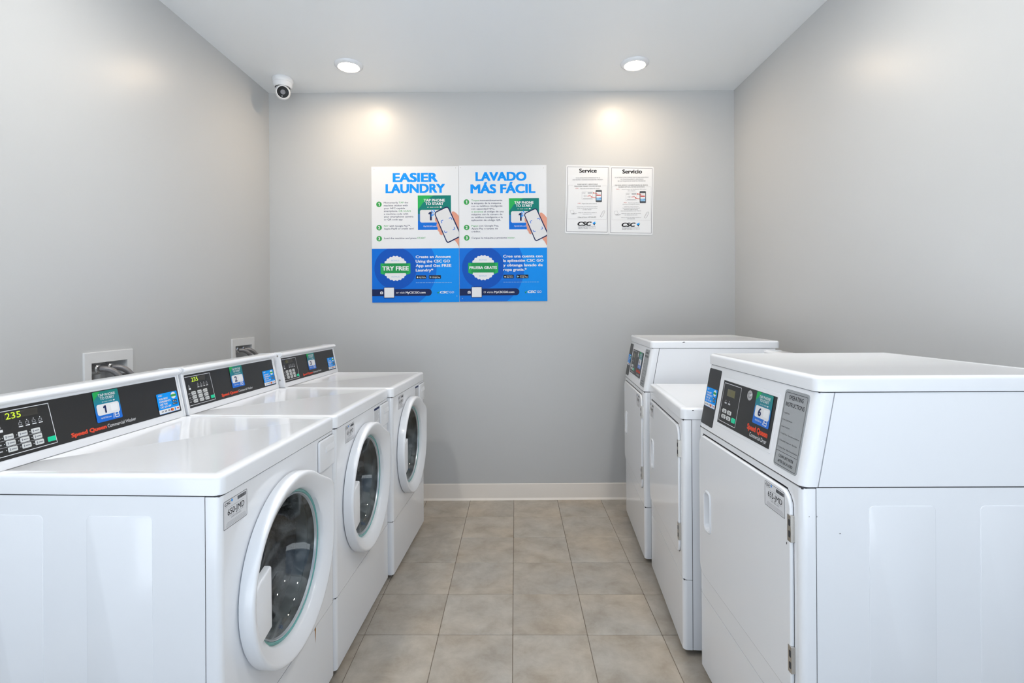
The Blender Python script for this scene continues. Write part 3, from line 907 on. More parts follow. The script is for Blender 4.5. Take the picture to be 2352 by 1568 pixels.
def dryer_tall():
    root = empty('clothes_dryer')
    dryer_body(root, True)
    z0, z1 = 0.8985, 1.1235
    seam_shade(root, W2 - 0.004, 0.046, 0.64, 1.1225, 1.1265)
    sl = SLD * (z1 - z0)
    def outline(y0, y1, r, z, w=W2, front=True):
        return [(x, y, z) for x, y in rrect(-w, w, y0, y1, r, 6, (1, 1, 0, 0) if front else (0, 0, 0, 0))]
    mb = MB(); mb.loft([outline(0.0, 0.040, 0.020, z0), outline(sl, sl + 0.040, 0.020, z1)], True, True, True)
    mb.build('control_hood', M_white2, root)
    mb = MB(); mb.loft([outline(0.042, 0.665, 0.001, z0, W2 - 0.001, False), outline(sl + 0.042, 0.665, 0.001, z1, W2 - 0.001, False)], True, True, False)
    mb.build('upper_cabinet', M_white, root)
    mb = MB()
    L = round_levels(1.1260, 1.1630, 0.010, 5) + [(1.1630, 0.020), (1.1618, 0.024)]
    slab(mb, -W2 - 0.0015, W2 + 0.0015, 0.036, 0.690, 0.022, L, 6)
    mb.build('top_panel', M_white, root)
    # black strip, main panel, instruction plate
    mb = MB(); vplate(mb, [qd(a, b) for a, b in rrect(-0.3265, -0.2215, 0.9125, 1.1110, 0.006, 3)], FCD, 0.0, 0.0012)
    mb.build('side_strip', M_black, root)
    mb = MB(); vplate(mb, [qd(a, b) for a, b in rrect(-0.1985, 0.1775, 0.9330, 1.0945, 0.006, 3)], FCD, 0.0, 0.0008, 0.0006, 1)
    mb.build('panel_frame', M_white2, root)
    mb = MB(); vplate(mb, [qd(a, b) for a, b in rrect(-0.1870, 0.1675, 0.9430, 1.0845, 0.001, 1)], FCD, 0.0, 0.0018)
    cp = mb.build('control_panel', M_black, root)
    P = Print(FCD, qd, 0.0018)
    A = 'printed_artwork'
    P.frame(A, M_pw, 1, -0.1780, -0.0490, 0.9510, 1.0775, 0.004, 0.0015)
    P.rect('display', M_lcd2, 1, -0.1460, -0.0880, 1.0375, 1.0605)
    for x in (-0.146, -0.118): P.disc(A, M_pw, 1, x, 1.022, 0.0015, 8); P.rect(A, M_plg, 1, x - 0.008, x + 0.008, 1.0115, 1.0165)
    for z in (0.9875, 0.9695):
        for x in (-0.1445, -0.1065): P.disc(A, M_pw, 1, x - 0.019, z, 0.0013, 8)
    P.disc(A, M_pw, 1, -0.0865, 0.9695, 0.0013, 8)
    P.text('display', M_leddim, 2, '88', -0.118, 1.0405, 0.016, 0.026, 'L', flip=1)
    P.disc('emblem', M_chrome, 1, 0.0115, 1.0640, 0.0170, 28, 0.0150); P.frame('emblem', M_pg, 2, 0.000, 0.020, 1.057, 1.071, 0.006, 0.0016)
    P.poly('emblem', M_pw, 2, [(0.012, 1.066), (0.024, 1.072), (0.026, 1.066), (0.016, 1.061)])
    P.text('brand_lettering', M_red, 1, 'Speed Queen', 0.0290, 0.9690, 0.0150, 0.1210, 'L', 0.055, flip=1)
    P.text('brand_lettering', M_pw, 1, 'Commercial Dryer', 0.0500, 0.9515, 0.0115, 0.1010, 'L', flip=1, res=3)
    P.build(cp)
    for z in (0.9875, 0.9695):
        for x in (-0.1445, -0.1065):
            mb = MB(); vplate(mb, [qd(a, b) for a, b in rrect(x - 0.0145, x + 0.0145, z - 0.0062, z + 0.0062, 0.003, 2)], FCD, 0.0018, 0.0030, 0.0006, 1)
            mb.build('button', M_key, cp)
    P = Print(FCD, qd, 0.0030)
    for z in (0.9875, 0.9695):
        for x in (-0.1445, -0.1065):
            P.frame('button_legend', M_pb, 1, x - 0.006, x + 0.004, z - 0.0035, z + 0.0035, 0.001, 0.0012); P.rect('button_legend', M_pb, 1, x + 0.006, x + 0.008, z - 0.0035, z + 0.0035)
    P.build(cp)
    mb = MB(); vplate(mb, [qd(a, b) for a, b in rrect(-0.0830, -0.0555, 0.9625, 0.9775, 0.003, 2)], FCD, 0.0018, 0.0030, 0.0006, 1)
    mb.build('start_button', M_green, cp)
    mb = MB(); vplate(mb, [qd(a, b) for a, b in rrect(0.2005, 0.3135, 0.9145, 1.1130, 0.010, 4)], FCD, 0.0, 0.0014, 0.0008, 1)
    ip = mb.build('instruction_plate', M_plate, root)
    P = Print(FCD, qd, 0.0014)
    P.frame('printed_artwork', M_pb, 1, 0.2060, 0.3080, 0.9190, 1.1060, 0.005, 0.0010)
    P.rect('printed_artwork', M_pb, 1, 0.2065, 0.3075, 0.9535, 0.9543)
    T_ = 'lettering'
    P.text(T_, M_pb, 1, 'OPERATING', 0.257, 1.0890, 0.0105, 0.067, 'C', 0.006, flip=1)
    P.text(T_, M_pb, 1, 'INSTRUCTIONS', 0.257, 1.0705, 0.0105, 0.086, 'C', 0.006, flip=1)
    for i, (t, ww) in enumerate((('1. Load Dryer', 0.030), ('2. Select Cycle Selection', 0.047), ('3. Insert Coins/Card', 0.040), ('4. To Start Dryer - Close Door and Push Start', 0.092), ('5. To Stop Dryer During Cycle - Open Door', 0.086), ('6. To Restart Dryer - Close Door and Push Start', 0.094))):
        P.text(T_, M_pb, 1, t, 0.2100, 1.0510 - i * 0.0178, 0.0036, ww, 'L', flip=1)
    P.text(T_, M_pb, 1, 'CLEAN LINT FILTER', 0.257, 0.9395, 0.0070, 0.070, 'C', 0.006, flip=1)
    P.text(T_, M_pb, 1, 'AFTER EACH LOAD', 0.257, 0.9265, 0.0070, 0.070, 'C', 0.006, flip=1)
    P.build(ip)
    return root

def chip(root, F, x, y, w, h, c=0.0003):
    P = Print(F, None, c)
    P.poly('paint_chip', M_chip, 1, [(x - w / 2, y - h * .2), (x - w * .1, y - h / 2), (x + w / 2, y - h * .1), (x + w * .3, y + h / 2), (x - w * .3, y + h * .35)])
    P.build(root)

d6 = dryer_tall(); d4 = copy_tree(d6)
d5 = empty('clothes_dryer')
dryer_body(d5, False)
lid(d5, 'lid', W2, -0.004, 0.665, 0.9055, 0.9490)
console_body(d5)
mb = MB(); vplate(mb, [qw(a, b) for a, b in rrect(-0.3225, 0.3205, 0.9705, 1.0925, 0.002, 2)], FCW, -0.002, 0.0016); mb.build('control_panel', M_black, d5)
DPOS = {4: (0.7271, 3.0496, -0.0779), 5: (0.6889, 2.3201, -0.0900), 6: (0.6966, 1.5764, -0.0075)}
for n, dm in ((4, d4), (5, d5), (6, d6)):
    x, y, yaw = DPOS[n]
    dm.location = (x, y, 0); dm.rotation_euler = (0, 0, -PI / 2 + yaw)
    if n != 5:
        number_sticker(dm, FCD, qd, 0.0545, 0.1510, 0.9925, 1.0835, str(n))
        app_sticker(dm, FCD, qd, -0.3190, -0.2225, 0.9760, 1.0430)
tag(d4, 'white tall front-control dryer numbered 4, by the back wall', 'dryer', 'dryers along the right wall')
tag(d5, 'lower white dryer without front controls, standing between dryers 4 and 6', 'dryer', 'dryers along the right wall')
tag(d6, 'white tall front-control dryer numbered 6, label 655-JMD, showing its side panel', 'dryer', 'dryers along the right wall')
asset_label(d6, 0.178, 0.2815, 0.7985, 0.8645, '655-JMD', 0.0085)
asset_label(d5, -0.294, -0.199, 0.797, 0.862, '654-JMD', 0.0085)
asset_label(d4, 0.165, 0.262, 0.7985, 0.8645, '653-JMD', 0.0085)
FS = Frame((W2 + 0.0015, 0, 0), (0, 1, 0), (0, 0, 1))
chip(d4, FS, 0.205, 1.157, 0.016, 0.005, 0.0)
chip(d5, FS, 0.040, 0.940, 0.008, 0.004, -0.001)
chip(d6, FS, 0.092, 0.787, 0.005, 0.0016, -0.0025)
chip(d6, FS, 0.018, 0.828, 0.002, 0.002, -0.0013); chip(d6, FS, 0.0365, 0.828, 0.0015, 0.003, -0.0013)
chip(d6, FF, 0.288, 0.742, 0.004, 0.008, 0.0086)

# ---------------------------------------------------------------- outlet boxes with hoses
def outlet_box(k, ya, yb, label):
    yc = (ya + yb) / 2
    root = empty('outlet_box', (lx_wall(yc), yc, BZ0), PI / 2 - 0.0319)
    tag(root, label, 'outlet box', 'hose outlet boxes in the left wall')
    F = Frame((0, 0, 0), (1, 0, 0), (0, 0, 1))
    w, h = (yb - ya) / 2, BZ1 - BZ0
    mb = MB()
    hole = [(-w + fr, fr), (w - fr, fr), (w - fr, h - 0.045), (-w + fr, h - 0.045)]
    vplate(mb, rrect(-w, w, 0, h, 0.002, 2), F, 0.0, 0.008, 0.002, 2, None, hole)
    mb.build('frame', M_boxw, root)
    mb = MB()
    x0, x1, z0, z1 = -w + fr, w - fr, fr, h - 0.045
    mb.loft([[F.p(a, b, c) for a, b in hole] for c in (0.008, -0.095)], False, True, False)
    mb.build('recess', M_boxw, root, fix=False)
    for i, x in enumerate((-0.045, 0.022)):
        mb = MB(); tube(mb, [(x, 0.070, 0.035), (x, 0.070, 0.140)], 0.013, 14); mb.build('supply_pipe', M_boxw, root)
        mb = MB(); Fv = Frame((x, 0.0, 0.170), (1, 0, 0), (0, 0, 1))
        lathe(mb, [(0.010, -0.092), (0.010, -0.050), (0.015, -0.048), (0.015, -0.030), (0.0185, -0.028), (0.0185, -0.006), (0.013, -0.003), (0.012, 0.004)], Fv, 16, cap=True)
        mb.build('valve', M_chrome, root)
    return root
OB = [outlet_box(0, *BOXES[0], 'white hose outlet box in wall, standing away from the room corner'),
      outlet_box(1, *BOXES[1], 'white hose outlet box in wall close to the room corner')]
for k, (ya, yb) in enumerate(BOXES):
    yc = (ya + yb) / 2
    M = Matrix.Identity(4)
    for i, x in enumerate((-0.045, 0.022)):
        pts = bez((x, -0.002, 0.170), (x + 0.015, -0.045, 0.172), (x + 0.055, -0.075, 0.150), (x + 0.060, -0.080, -0.05), 18)
        mb = MB(); tube(mb, [M @ p for p in pts], 0.0125, 12)
        mb.build('water_hose', M_hose, OB[k])
yc = sum(BOXES[0]) / 2
M = Matrix.Identity(4)
mb = MB(); tube(mb, [M @ p for p in bez((0.072, 0.060, 0.05), (0.074, 0.045, 0.150), (0.105, -0.02, 0.155), (0.135, -0.10, 0.02), 16)], 0.012, 12)
mb.build('drain_hose', M_rubber, OB[0])['label'] = 'black drain hose'

# ---------------------------------------------------------------- ceiling lamps and camera
def downlight(x, y, label, lens=None):
    root = empty('recessed_downlight', (x, y, H))
    tag(root, label, 'ceiling light', 'recessed ceiling downlights')
    F = Frame((0, 0, 0), (1, 0, 0), (0, -1, 0))            # normal points down
    mb = MB(); lathe(mb, [(0.088, 0.0), (0.087, 0.006), (0.080, 0.013), (0.066, 0.017), (0.060, 0.014), (0.059, 0.010)], F, 48); mb.build('trim', M_white2, root)
    mb = MB(); lathe(mb, [(0.0595, 0.012), (0.050, 0.017), (0.030, 0.021), (0.002, 0.022)], F, 40, cap=True); mb.build('lens', lens or M_lamp, root)
downlight(-0.9945, 3.232, 'lit recessed downlight between the security camera and the poster wall')
downlight(0.7905, 3.232, 'lit recessed downlight above the service notices')
for yy_, n_ in ((1.78, 'second'), (0.40, 'third')):
    downlight(-0.9945, yy_, 'added unseen downlight over the washers, %s row from the back wall' % n_, M_fill_lamp)
    downlight(0.7905, yy_, 'added unseen downlight over the dryers, %s row from the back wall' % n_, M_fill_lamp)
# the two nearer rows are fill lamps added out of view,
# brighter and whiter than the back pair

sc = empty('security_camera', (-1.487, 3.415, H)); tag(sc, 'white dome security camera with black lens under the ceiling corner', 'security camera')
F = Frame((0, 0, 0), (1, 0, 0), (0, -1, 0))
mb = MB(); lathe(mb, [(0.0, 0.0), (0.062, 0.0), (0.066, 0.006), (0.066, 0.022), (0.063, 0.030), (0.058, 0.033)], F, 40); mb.build('base', M_white2, sc)
mb = MB(); lathe(mb, [(0.061, 0.030), (0.060, 0.042), (0.057, 0.054), (0.053, 0.060), (0.047, 0.061)], F, 40); mb.build('collar', M_white2, sc)
aim = (Vector((0.1, 0.0, 1.45)) - Vector((-1.487, 3.415, H - 0.09))).normalized()
u = Vector((0, 0, 1)).cross(aim).normalized(); v = aim.cross(u)
Fc = Frame((0, 0, -0.090), u, v)
mb = MB(); lathe(mb, [(0.0, -0.048), (0.022, -0.043), (0.040, -0.027), (0.0485, 0.0), (0.048, 0.012), (0.045, 0.028), (0.0405, 0.042), (0.039, 0.045), (0.0358, 0.044)], Fc, 40); mb.build('eyeball', M_white2, sc)
mb = MB(); lathe(mb, [(0.0362, 0.043), (0.0355, 0.0428), (0.014, 0.0415), (0.0, 0.0415)], Fc, 36); fc = mb.build('face_plate', M_blackgloss, sc)
mb = MB(); lathe(mb, [(0.0150, 0.041), (0.0150, 0.0445), (0.012, 0.0455), (0.008, 0.044), (0.0, 0.045)], Fc, 28); mb.build('lens', M_pg, fc)
mb = MB(); lathe(mb, [(0.0034, 0.0428), (0.0, 0.0440)], Frame(Fc.p(-0.005, -0.025, 0), u, v), 12); mb.build('status_light', M_plg, fc)

# ---------------------------------------------------------------- posters
WALLF = lambda x, z: Frame((x, D, z), (1, 0, 0), (0, 0, 1))
def wall_pt(px, py):
    a, b = px - 1170.4, py - 715.15
    c, s = math.cos(0.006), math.sin(0.006)
    return ((c * a - s * b) / 1189.6 * D, CAM_H - (s * a + c * b) / 1189.6 * D)

K = D / 1189.6 / 4.751
def burst(cx, cy, r, n=22, amp=0.035):
    return [(cx + r * (1 + amp * math.cos(n * t)) * math.cos(t), cy + r * (1 + amp * math.cos(n * t)) * math.sin(t)) for t in [2 * PI * i / 132 for i in range(132)]]
def circ(cx, cy, r, n=72):
    return [(cx + r * math.cos(2 * PI * i / n), cy + r * math.sin(2 * PI * i / n)) for i in range(n)]

def poster(X0, Y0_, Wd, Hd, spec, label):
    px, py = 840 + X0 / 4.751, 370 + Y0_ / 4.751
    x, z = wall_pt(px, py)
    Fp = Frame((x, D - 0.0005, z), (1, 0, 0.0015), (-0.0015, 0, 1))
    Fp.n = Vector((0, -1, 0))
    q = lambda a, b: ((a - X0) * K, -(b - Y0_) * K)
    mb = MB(); vplate(mb, [(0, -Hd * K), (Wd * K, -Hd * K), (Wd * K, 0), (0, 0)], Fp, 0.0, 0.003, 0.0004, 1)
    po = mb.build('poster', M_pw); tag(po, label, 'poster', 'laundry app posters')
    P = Print(Fp, q, 0.003)
    A, T_ = 'blue_field', 'badge_lettering'
    x0, x1, y1 = X0, X0 + Wd, Y0_ + Hd
    ys_ = spec['split']
    P.rect(A, M_skyl, 1, x0, x1, ys_, y1)
    bx, by = spec['badge']
    P.poly(A, M_skym, 2, clip_rect(circ(bx, by, 448), x0, x1, ys_, y1))
    P.poly(A, M_skyd, 3, clip_rect(circ(bx, by, 230), x0, x1, ys_, y1))
    A = 'badge'
    P.poly(A, M_pw, 4, burst(bx, by, 134))
    P.poly(A, M_pgreen2, 5, [(bx - 163, by - 55), (bx - 120, by - 55), (bx - 112, by + 66), (bx - 135, by + 66), (bx - 163, by + 54)])
    P.poly(A, M_pgreen2, 5, [(bx + 163, by - 55), (bx + 120, by - 55), (bx + 112, by + 66), (bx + 135, by + 66), (bx + 163, by + 54)])
    P.rect(A, M_pgreen3, 6, bx - 130, bx + 130, by - 55, by + 53)
    t, wd, cap = spec['ribbon']; P.text(T_, M_pw, 7, t, bx, by + cap / 2, cap, wd, 'C', 0.04)
    P.text(T_, M_pale, 5, spec['bonus'], bx, by - 78, 15, 85, 'C', 0.0); P.text(T_, M_pale, 5, spec['bonus'], bx, by + 98, 15, 85, 'C', 0.0)
    T_ = 'headline'
    for t, x_, y_, cap, wd in spec['heads']: P.text(T_, M_sky, 1, t, x_, y_, cap, wd, 'L', 0.046, res=4)
    for n, (cx, cy) in enumerate(spec['bullets']):
        A = T_ = 'step_number_%d' % n
        P.disc(A, M_pgreen, 1, cx, cy, 30); P.text(T_, M_pw, 2, str(n + 1), cx, cy + 16, 32, None, 'C', 0.03)
    T_ = 'steps_lettering'
    for segs, x_, y_, wd in spec['body']:
        P.text(T_, None, 1, [(s_, M_pgreen if g_ else M_navy) for s_, g_ in segs], x_, y_, 17.5, wd, 'L', 0.008)
    T_ = 'promotion_lettering'
    for t, x_, y_, wd in spec['promo']: P.text(T_, M_pw, 4, t, x_, y_, 28, wd, 'L', 0.03)
    # store badges
    A = T_ = 'store_badges'
    sx, sy = spec['store']
    P.rect(A, M_pb, 4, sx, sx + 112, sy, sy + 38, 5); P.rect(A, M_pb, 4, sx + 142, sx + 272, sy, sy + 38, 5)
    P.disc(A, M_pw, 5, sx + 18, sy + 21, 8, 14, 9); P.poly(A, M_pale, 5, [(sx + 150, sy + 8), (sx + 174, sy + 20), (sx + 150, sy + 32)]); P.poly(A, M_pgreen2, 6, [(sx + 150, sy + 26), (sx + 160, sy + 20), (sx + 150, sy + 32)])
    P.text(T_, M_pw, 5, 'App Store', sx + 34, sy + 29, 11, 72, 'L', 0.01); P.text(T_, M_pw, 5, 'Google Play', sx + 180, sy + 29, 11, 84, 'L', 0.01)
    P.rect(T_, M_plg, 5, sx + 34, sx + 100, sy + 9, sy + 12); P.rect(T_, M_plg, 5, sx + 180, sx + 240, sy + 9, sy + 12)
    T_ = 'fine_print'
    fy = spec['fine']; random.seed(fy); xx = sx
    while xx < sx + 385:
        b = random.uniform(10, 34); P.rect(T_, M_pale, 4, xx, min(xx + b, sx + 390), fy - 2.5, fy + 2.5); xx += b + 6
    # bottom bar with camera icon, blank code patch, web address
    A, T_ = 'web_bar', 'web_address'
    by0, by1 = spec['bar']
    P.poly(A, M_navy, 4, [(x0, by0), (x0, by1)] + [(x0 + 613 + 37 * math.sin(PI * i / 10), (by0 + by1) / 2 + (by1 - by0) / 2 * math.cos(PI * i / 10)) for i in range(11)])
    P.rect(A, M_navy, 5, x0 + 126, x0 + 244, by0 - 21, by1 + 24, 8)
    P.rect(A, M_pw, 6, x0 + 133, x0 + 238, by0 - 16, by1 + 17)
    cx, cy = x0 + 103, (by0 + by1) / 2 + 3
    P.rect(A, M_pw, 5, cx - 16, cx + 16, cy - 12, cy + 13, 4); P.rect(A, M_pw, 5, cx - 7, cx + 7, cy - 17, cy - 10); P.disc(A, M_navy, 6, cx, cy + 1, 8); P.disc(A, M_pw, 7, cx, cy + 1, 4)
    (t1, a0, a1), (t2, b0, b1), yb_ = spec['visit']
    P.text(T_, M_pw, 5, t1, a0, yb_, 22, a1 - a0, 'L', 0.0); P.text(T_, M_pw, 5, t2, b0, yb_, 22, b1 - b0, 'L', 0.03)
    A = T_ = 'logo'
    gx, gy = spec['logo']
    P.text(T_, M_pw, 4, 'CSC', gx + 35, gy, 24, 92, 'L', 0.045, 0.22); P.text(T_, M_pw, 4, 'GO', gx + 136, gy, 24, 50, 'L', 0.0)
    P.poly(A, M_pgreen2, 4, [(gx, gy - 16), (gx + 8, gy - 8), (gx + 32, gy - 26), (gx + 14, gy + 5)]); P.poly(A, M_navy, 5, [(gx - 2, gy - 14), (gx + 9, gy - 8), (gx + 14, gy + 5)])
    # tap-phone picture with phone and hand
    A, T_ = 'sticker_picture', 'sticker_lettering'
    (a0, a1, b0, b1), s = spec['tap']
    tx = lambda u_, v_: (a0 + (u_ - 566) * s, b0 + (v_ - 380) * s)
    def R(m, l, u0, u1, v0, v1, r=0):
        p0, p1 = tx(u0, v0), tx(u1, v1); P.rect(A, m, l, p0[0], p1[0], p0[1], p1[1], r * s)
    def PL(m, l, pts):
        P.poly(A, m, l, clip_rect([tx(*p) for p in pts], x0, x1, Y0_, ys_))
    R(M_teal, 1, 566, 928, 380, 580); R(mat('print_blue_teal', (0.0, 0.15, 0.42), 0.3), 1, 566, 928, 580, 655); R(M_skym, 1, 566, 928, 655, 755)
    PL(M_pgreen2, 2, [(566, 380), (742, 380), (705, 400), (660, 430), (620, 462), (595, 500), (566, 535)])
    R(M_pgw, 2, 590, 902, 537, 675, 18)
    for t, c_, y_, wd in (('TAP PHONE', 746, 447, 228), ('TO START', 748, 484, 195)):
        p = tx(c_, y_); P.text(T_, M_pw, 3, t, p[0], p[1], 28 * s, wd * s, 'C', 0.04)
    p = tx(730, 513); P.text(T_, M_pw, 3, 'or scan code', p[0], p[1], 13 * s, 125 * s, 'C', 0.0)
    R(M_pw, 3, 806, 826, 499, 514, 3)
    p = tx(628, 722); P.text(T_, M_pw, 3, 'MyCSCGO.com', p[0], p[1], 14 * s, 140 * s, 'L', 0.01)
    PL(M_navy, 3, [(680, 575), (697, 558), (718, 558), (718, 652), (697, 652), (697, 580), (688, 590)])
    for pts in ([(712, 545), (735, 572)], [(735, 532), (752, 560)], [(708, 585), (740, 583)], [(706, 606), (738, 592)]):
        P.line(A, M_skyl, 4, [tx(*q_) for q_ in pts], 9 * s)
    A = 'hand_picture'
    PL(M_skin, 5, [(752, 618), (775, 632), (830, 780), (838, 806), (822, 816), (802, 800), (800, 785), (780, 760), (782, 738), (768, 705), (775, 680), (755, 660)])
    PL(M_skin, 5, [(935, 558), (960, 556), (990, 580), (1040, 640), (1060, 960), (1015, 948), (990, 900), (955, 860)])
    A = 'phone_picture'
    PL(M_navy, 6, [(748, 588), (752, 566), (768, 552), (868, 506), (890, 504), (908, 520), (1036, 806), (1034, 826), (1018, 840), (912, 892), (890, 900), (872, 884)])
    PL(M_pgw, 7, [(760, 588), (763, 573), (773, 564), (872, 518), (887, 516), (897, 526), (1022, 806), (1021, 818), (1012, 828), (910, 880), (893, 886), (882, 878)])
    for cx, cy, sxn, syn in ((818, 660, 1, 1), (928, 622, -1, 1), (862, 788, 1, -1), (970, 748, -1, -1)):
        ca, sa = math.cos(math.radians(-23)), math.sin(math.radians(-23))
        for e in ((26 * sxn, 0), (0, 26 * syn)):
            P.line(A, M_skym, 8, [tx(cx, cy), tx(cx + ca * e[0] - sa * e[1], cy + sa * e[0] + ca * e[1])], 7 * s)
    P.build(po)
    for a, b in spec['screws']:
        aa, bb = q(a, b); mb = MB(); lathe(mb, [(0.0025, 0.003), (0.0022, 0.0042), (0.0, 0.0045)], Frame(Fp.p(aa, bb), Fp.u, Fp.v), 10); mb.build('screw', M_steel, po)

g_ = True
poster(62, 62, 950, 1481, dict(split=957, badge=(318, 1172), ribbon=('TRY FREE', 283, 43), bonus='BONUS',
    heads=[('EASIER', 302, 228, 90, 476), ('LAUNDRY', 222, 348, 90, 636)], bullets=[(143, 473), (143, 727), (143, 847)],
    body=[([('Momentarily', 0), ('TAP', 1), ('the', 0)], 196, 464, 265), ([('machine sticker with', 0)], 196, 495, 260), ([('your NFC-capable', 0)], 196, 526, 230), ([('smartphone.', 0), ('OR SCAN', 1)], 196, 556, 290),
          ([('a machine code with', 0)], 196, 587, 264), ([('your smartphone camera', 0)], 196, 617, 320), ([('or QR code app', 0)], 196, 648, 203), ([('PAY', 1), ('with Google Pay™,', 0)], 196, 718, 292), ([('Apple Pay® or credit card', 0)], 196, 748, 321), ([('Load the machine and press', 0), ('START', 1)], 196, 852, 453)],
    promo=[('Create an Account', 540, 1062, 382), ('Using the CSC GO', 540, 1110, 371), ('App and Get FREE', 540, 1158, 385), ('Laundry*', 540, 1207, 188)],
    store=(540, 1250), fine=1330, bar=(1398, 1473), visit=(('or visit', 322, 416), ('MyCSCGO.com', 428, 643), 1447), logo=(768, 1447), tap=((566, 928, 380, 755), 1.0),
    screws=[(92, 92), (982, 82), (986, 1478)]), 'white and blue poster headed EASIER LAUNDRY')
poster(1016, 50, 956, 1483, dict(split=950, badge=(1274, 1164), ribbon=('PRUEBA GRATIS', 297, 29), bonus='BONO',
    heads=[('LAVADO', 1203, 216, 90, 544), ('MÁS FÁCIL', 1148, 350, 90, 695)], bullets=[(1097, 448), (1097, 725), (1097, 838)],
    body=[([('Toque', 1), ('momentáneamente', 0)], 1150, 439, 337), ([('la etiqueta de la máquina', 0)], 1150, 470, 323), ([('con su teléfono inteligente', 0)], 1150, 501, 338), ([('con capacidad NFC,', 0)], 1150, 531, 253),
          ([('o escanee', 1), ('el código de una', 0)], 1150, 562, 351), ([('máquina con la cámara de', 0)], 1150, 592, 336), ([('su teléfono inteligente o la', 0)], 1150, 623, 340), ([('aplicación de código QR.', 0)], 1150, 654, 320),
          ([('Pague', 1), ('con Google Pay,', 0)], 1150, 716, 297), ([('Apple Pay o tarjeta de', 0)], 1150, 747, 286), ([('crédito.', 0)], 1150, 778, 97), ([('Cargue la máquina y presione', 0), ('iniciar.', 1)], 1150, 848, 475)],
    promo=[('Cree una cuenta con', 1494, 1055, 427), ('la aplicación CSC GO', 1494, 1103, 436), ('y obtenga lavado de', 1494, 1152, 428), ('ropa gratis.*', 1494, 1201, 252)],
    store=(1494, 1244), fine=1324, bar=(1392, 1467), visit=(('O visite', 1277, 1382), ('MyCSCGO.com', 1393, 1610), 1441), logo=(1722, 1442), tap=((1560, 1886, 410, 748), 0.905),
    screws=[(1035, 72), (1940, 82), (1046, 1498)]), 'white and blue poster headed LAVADO MÁS FÁCIL')

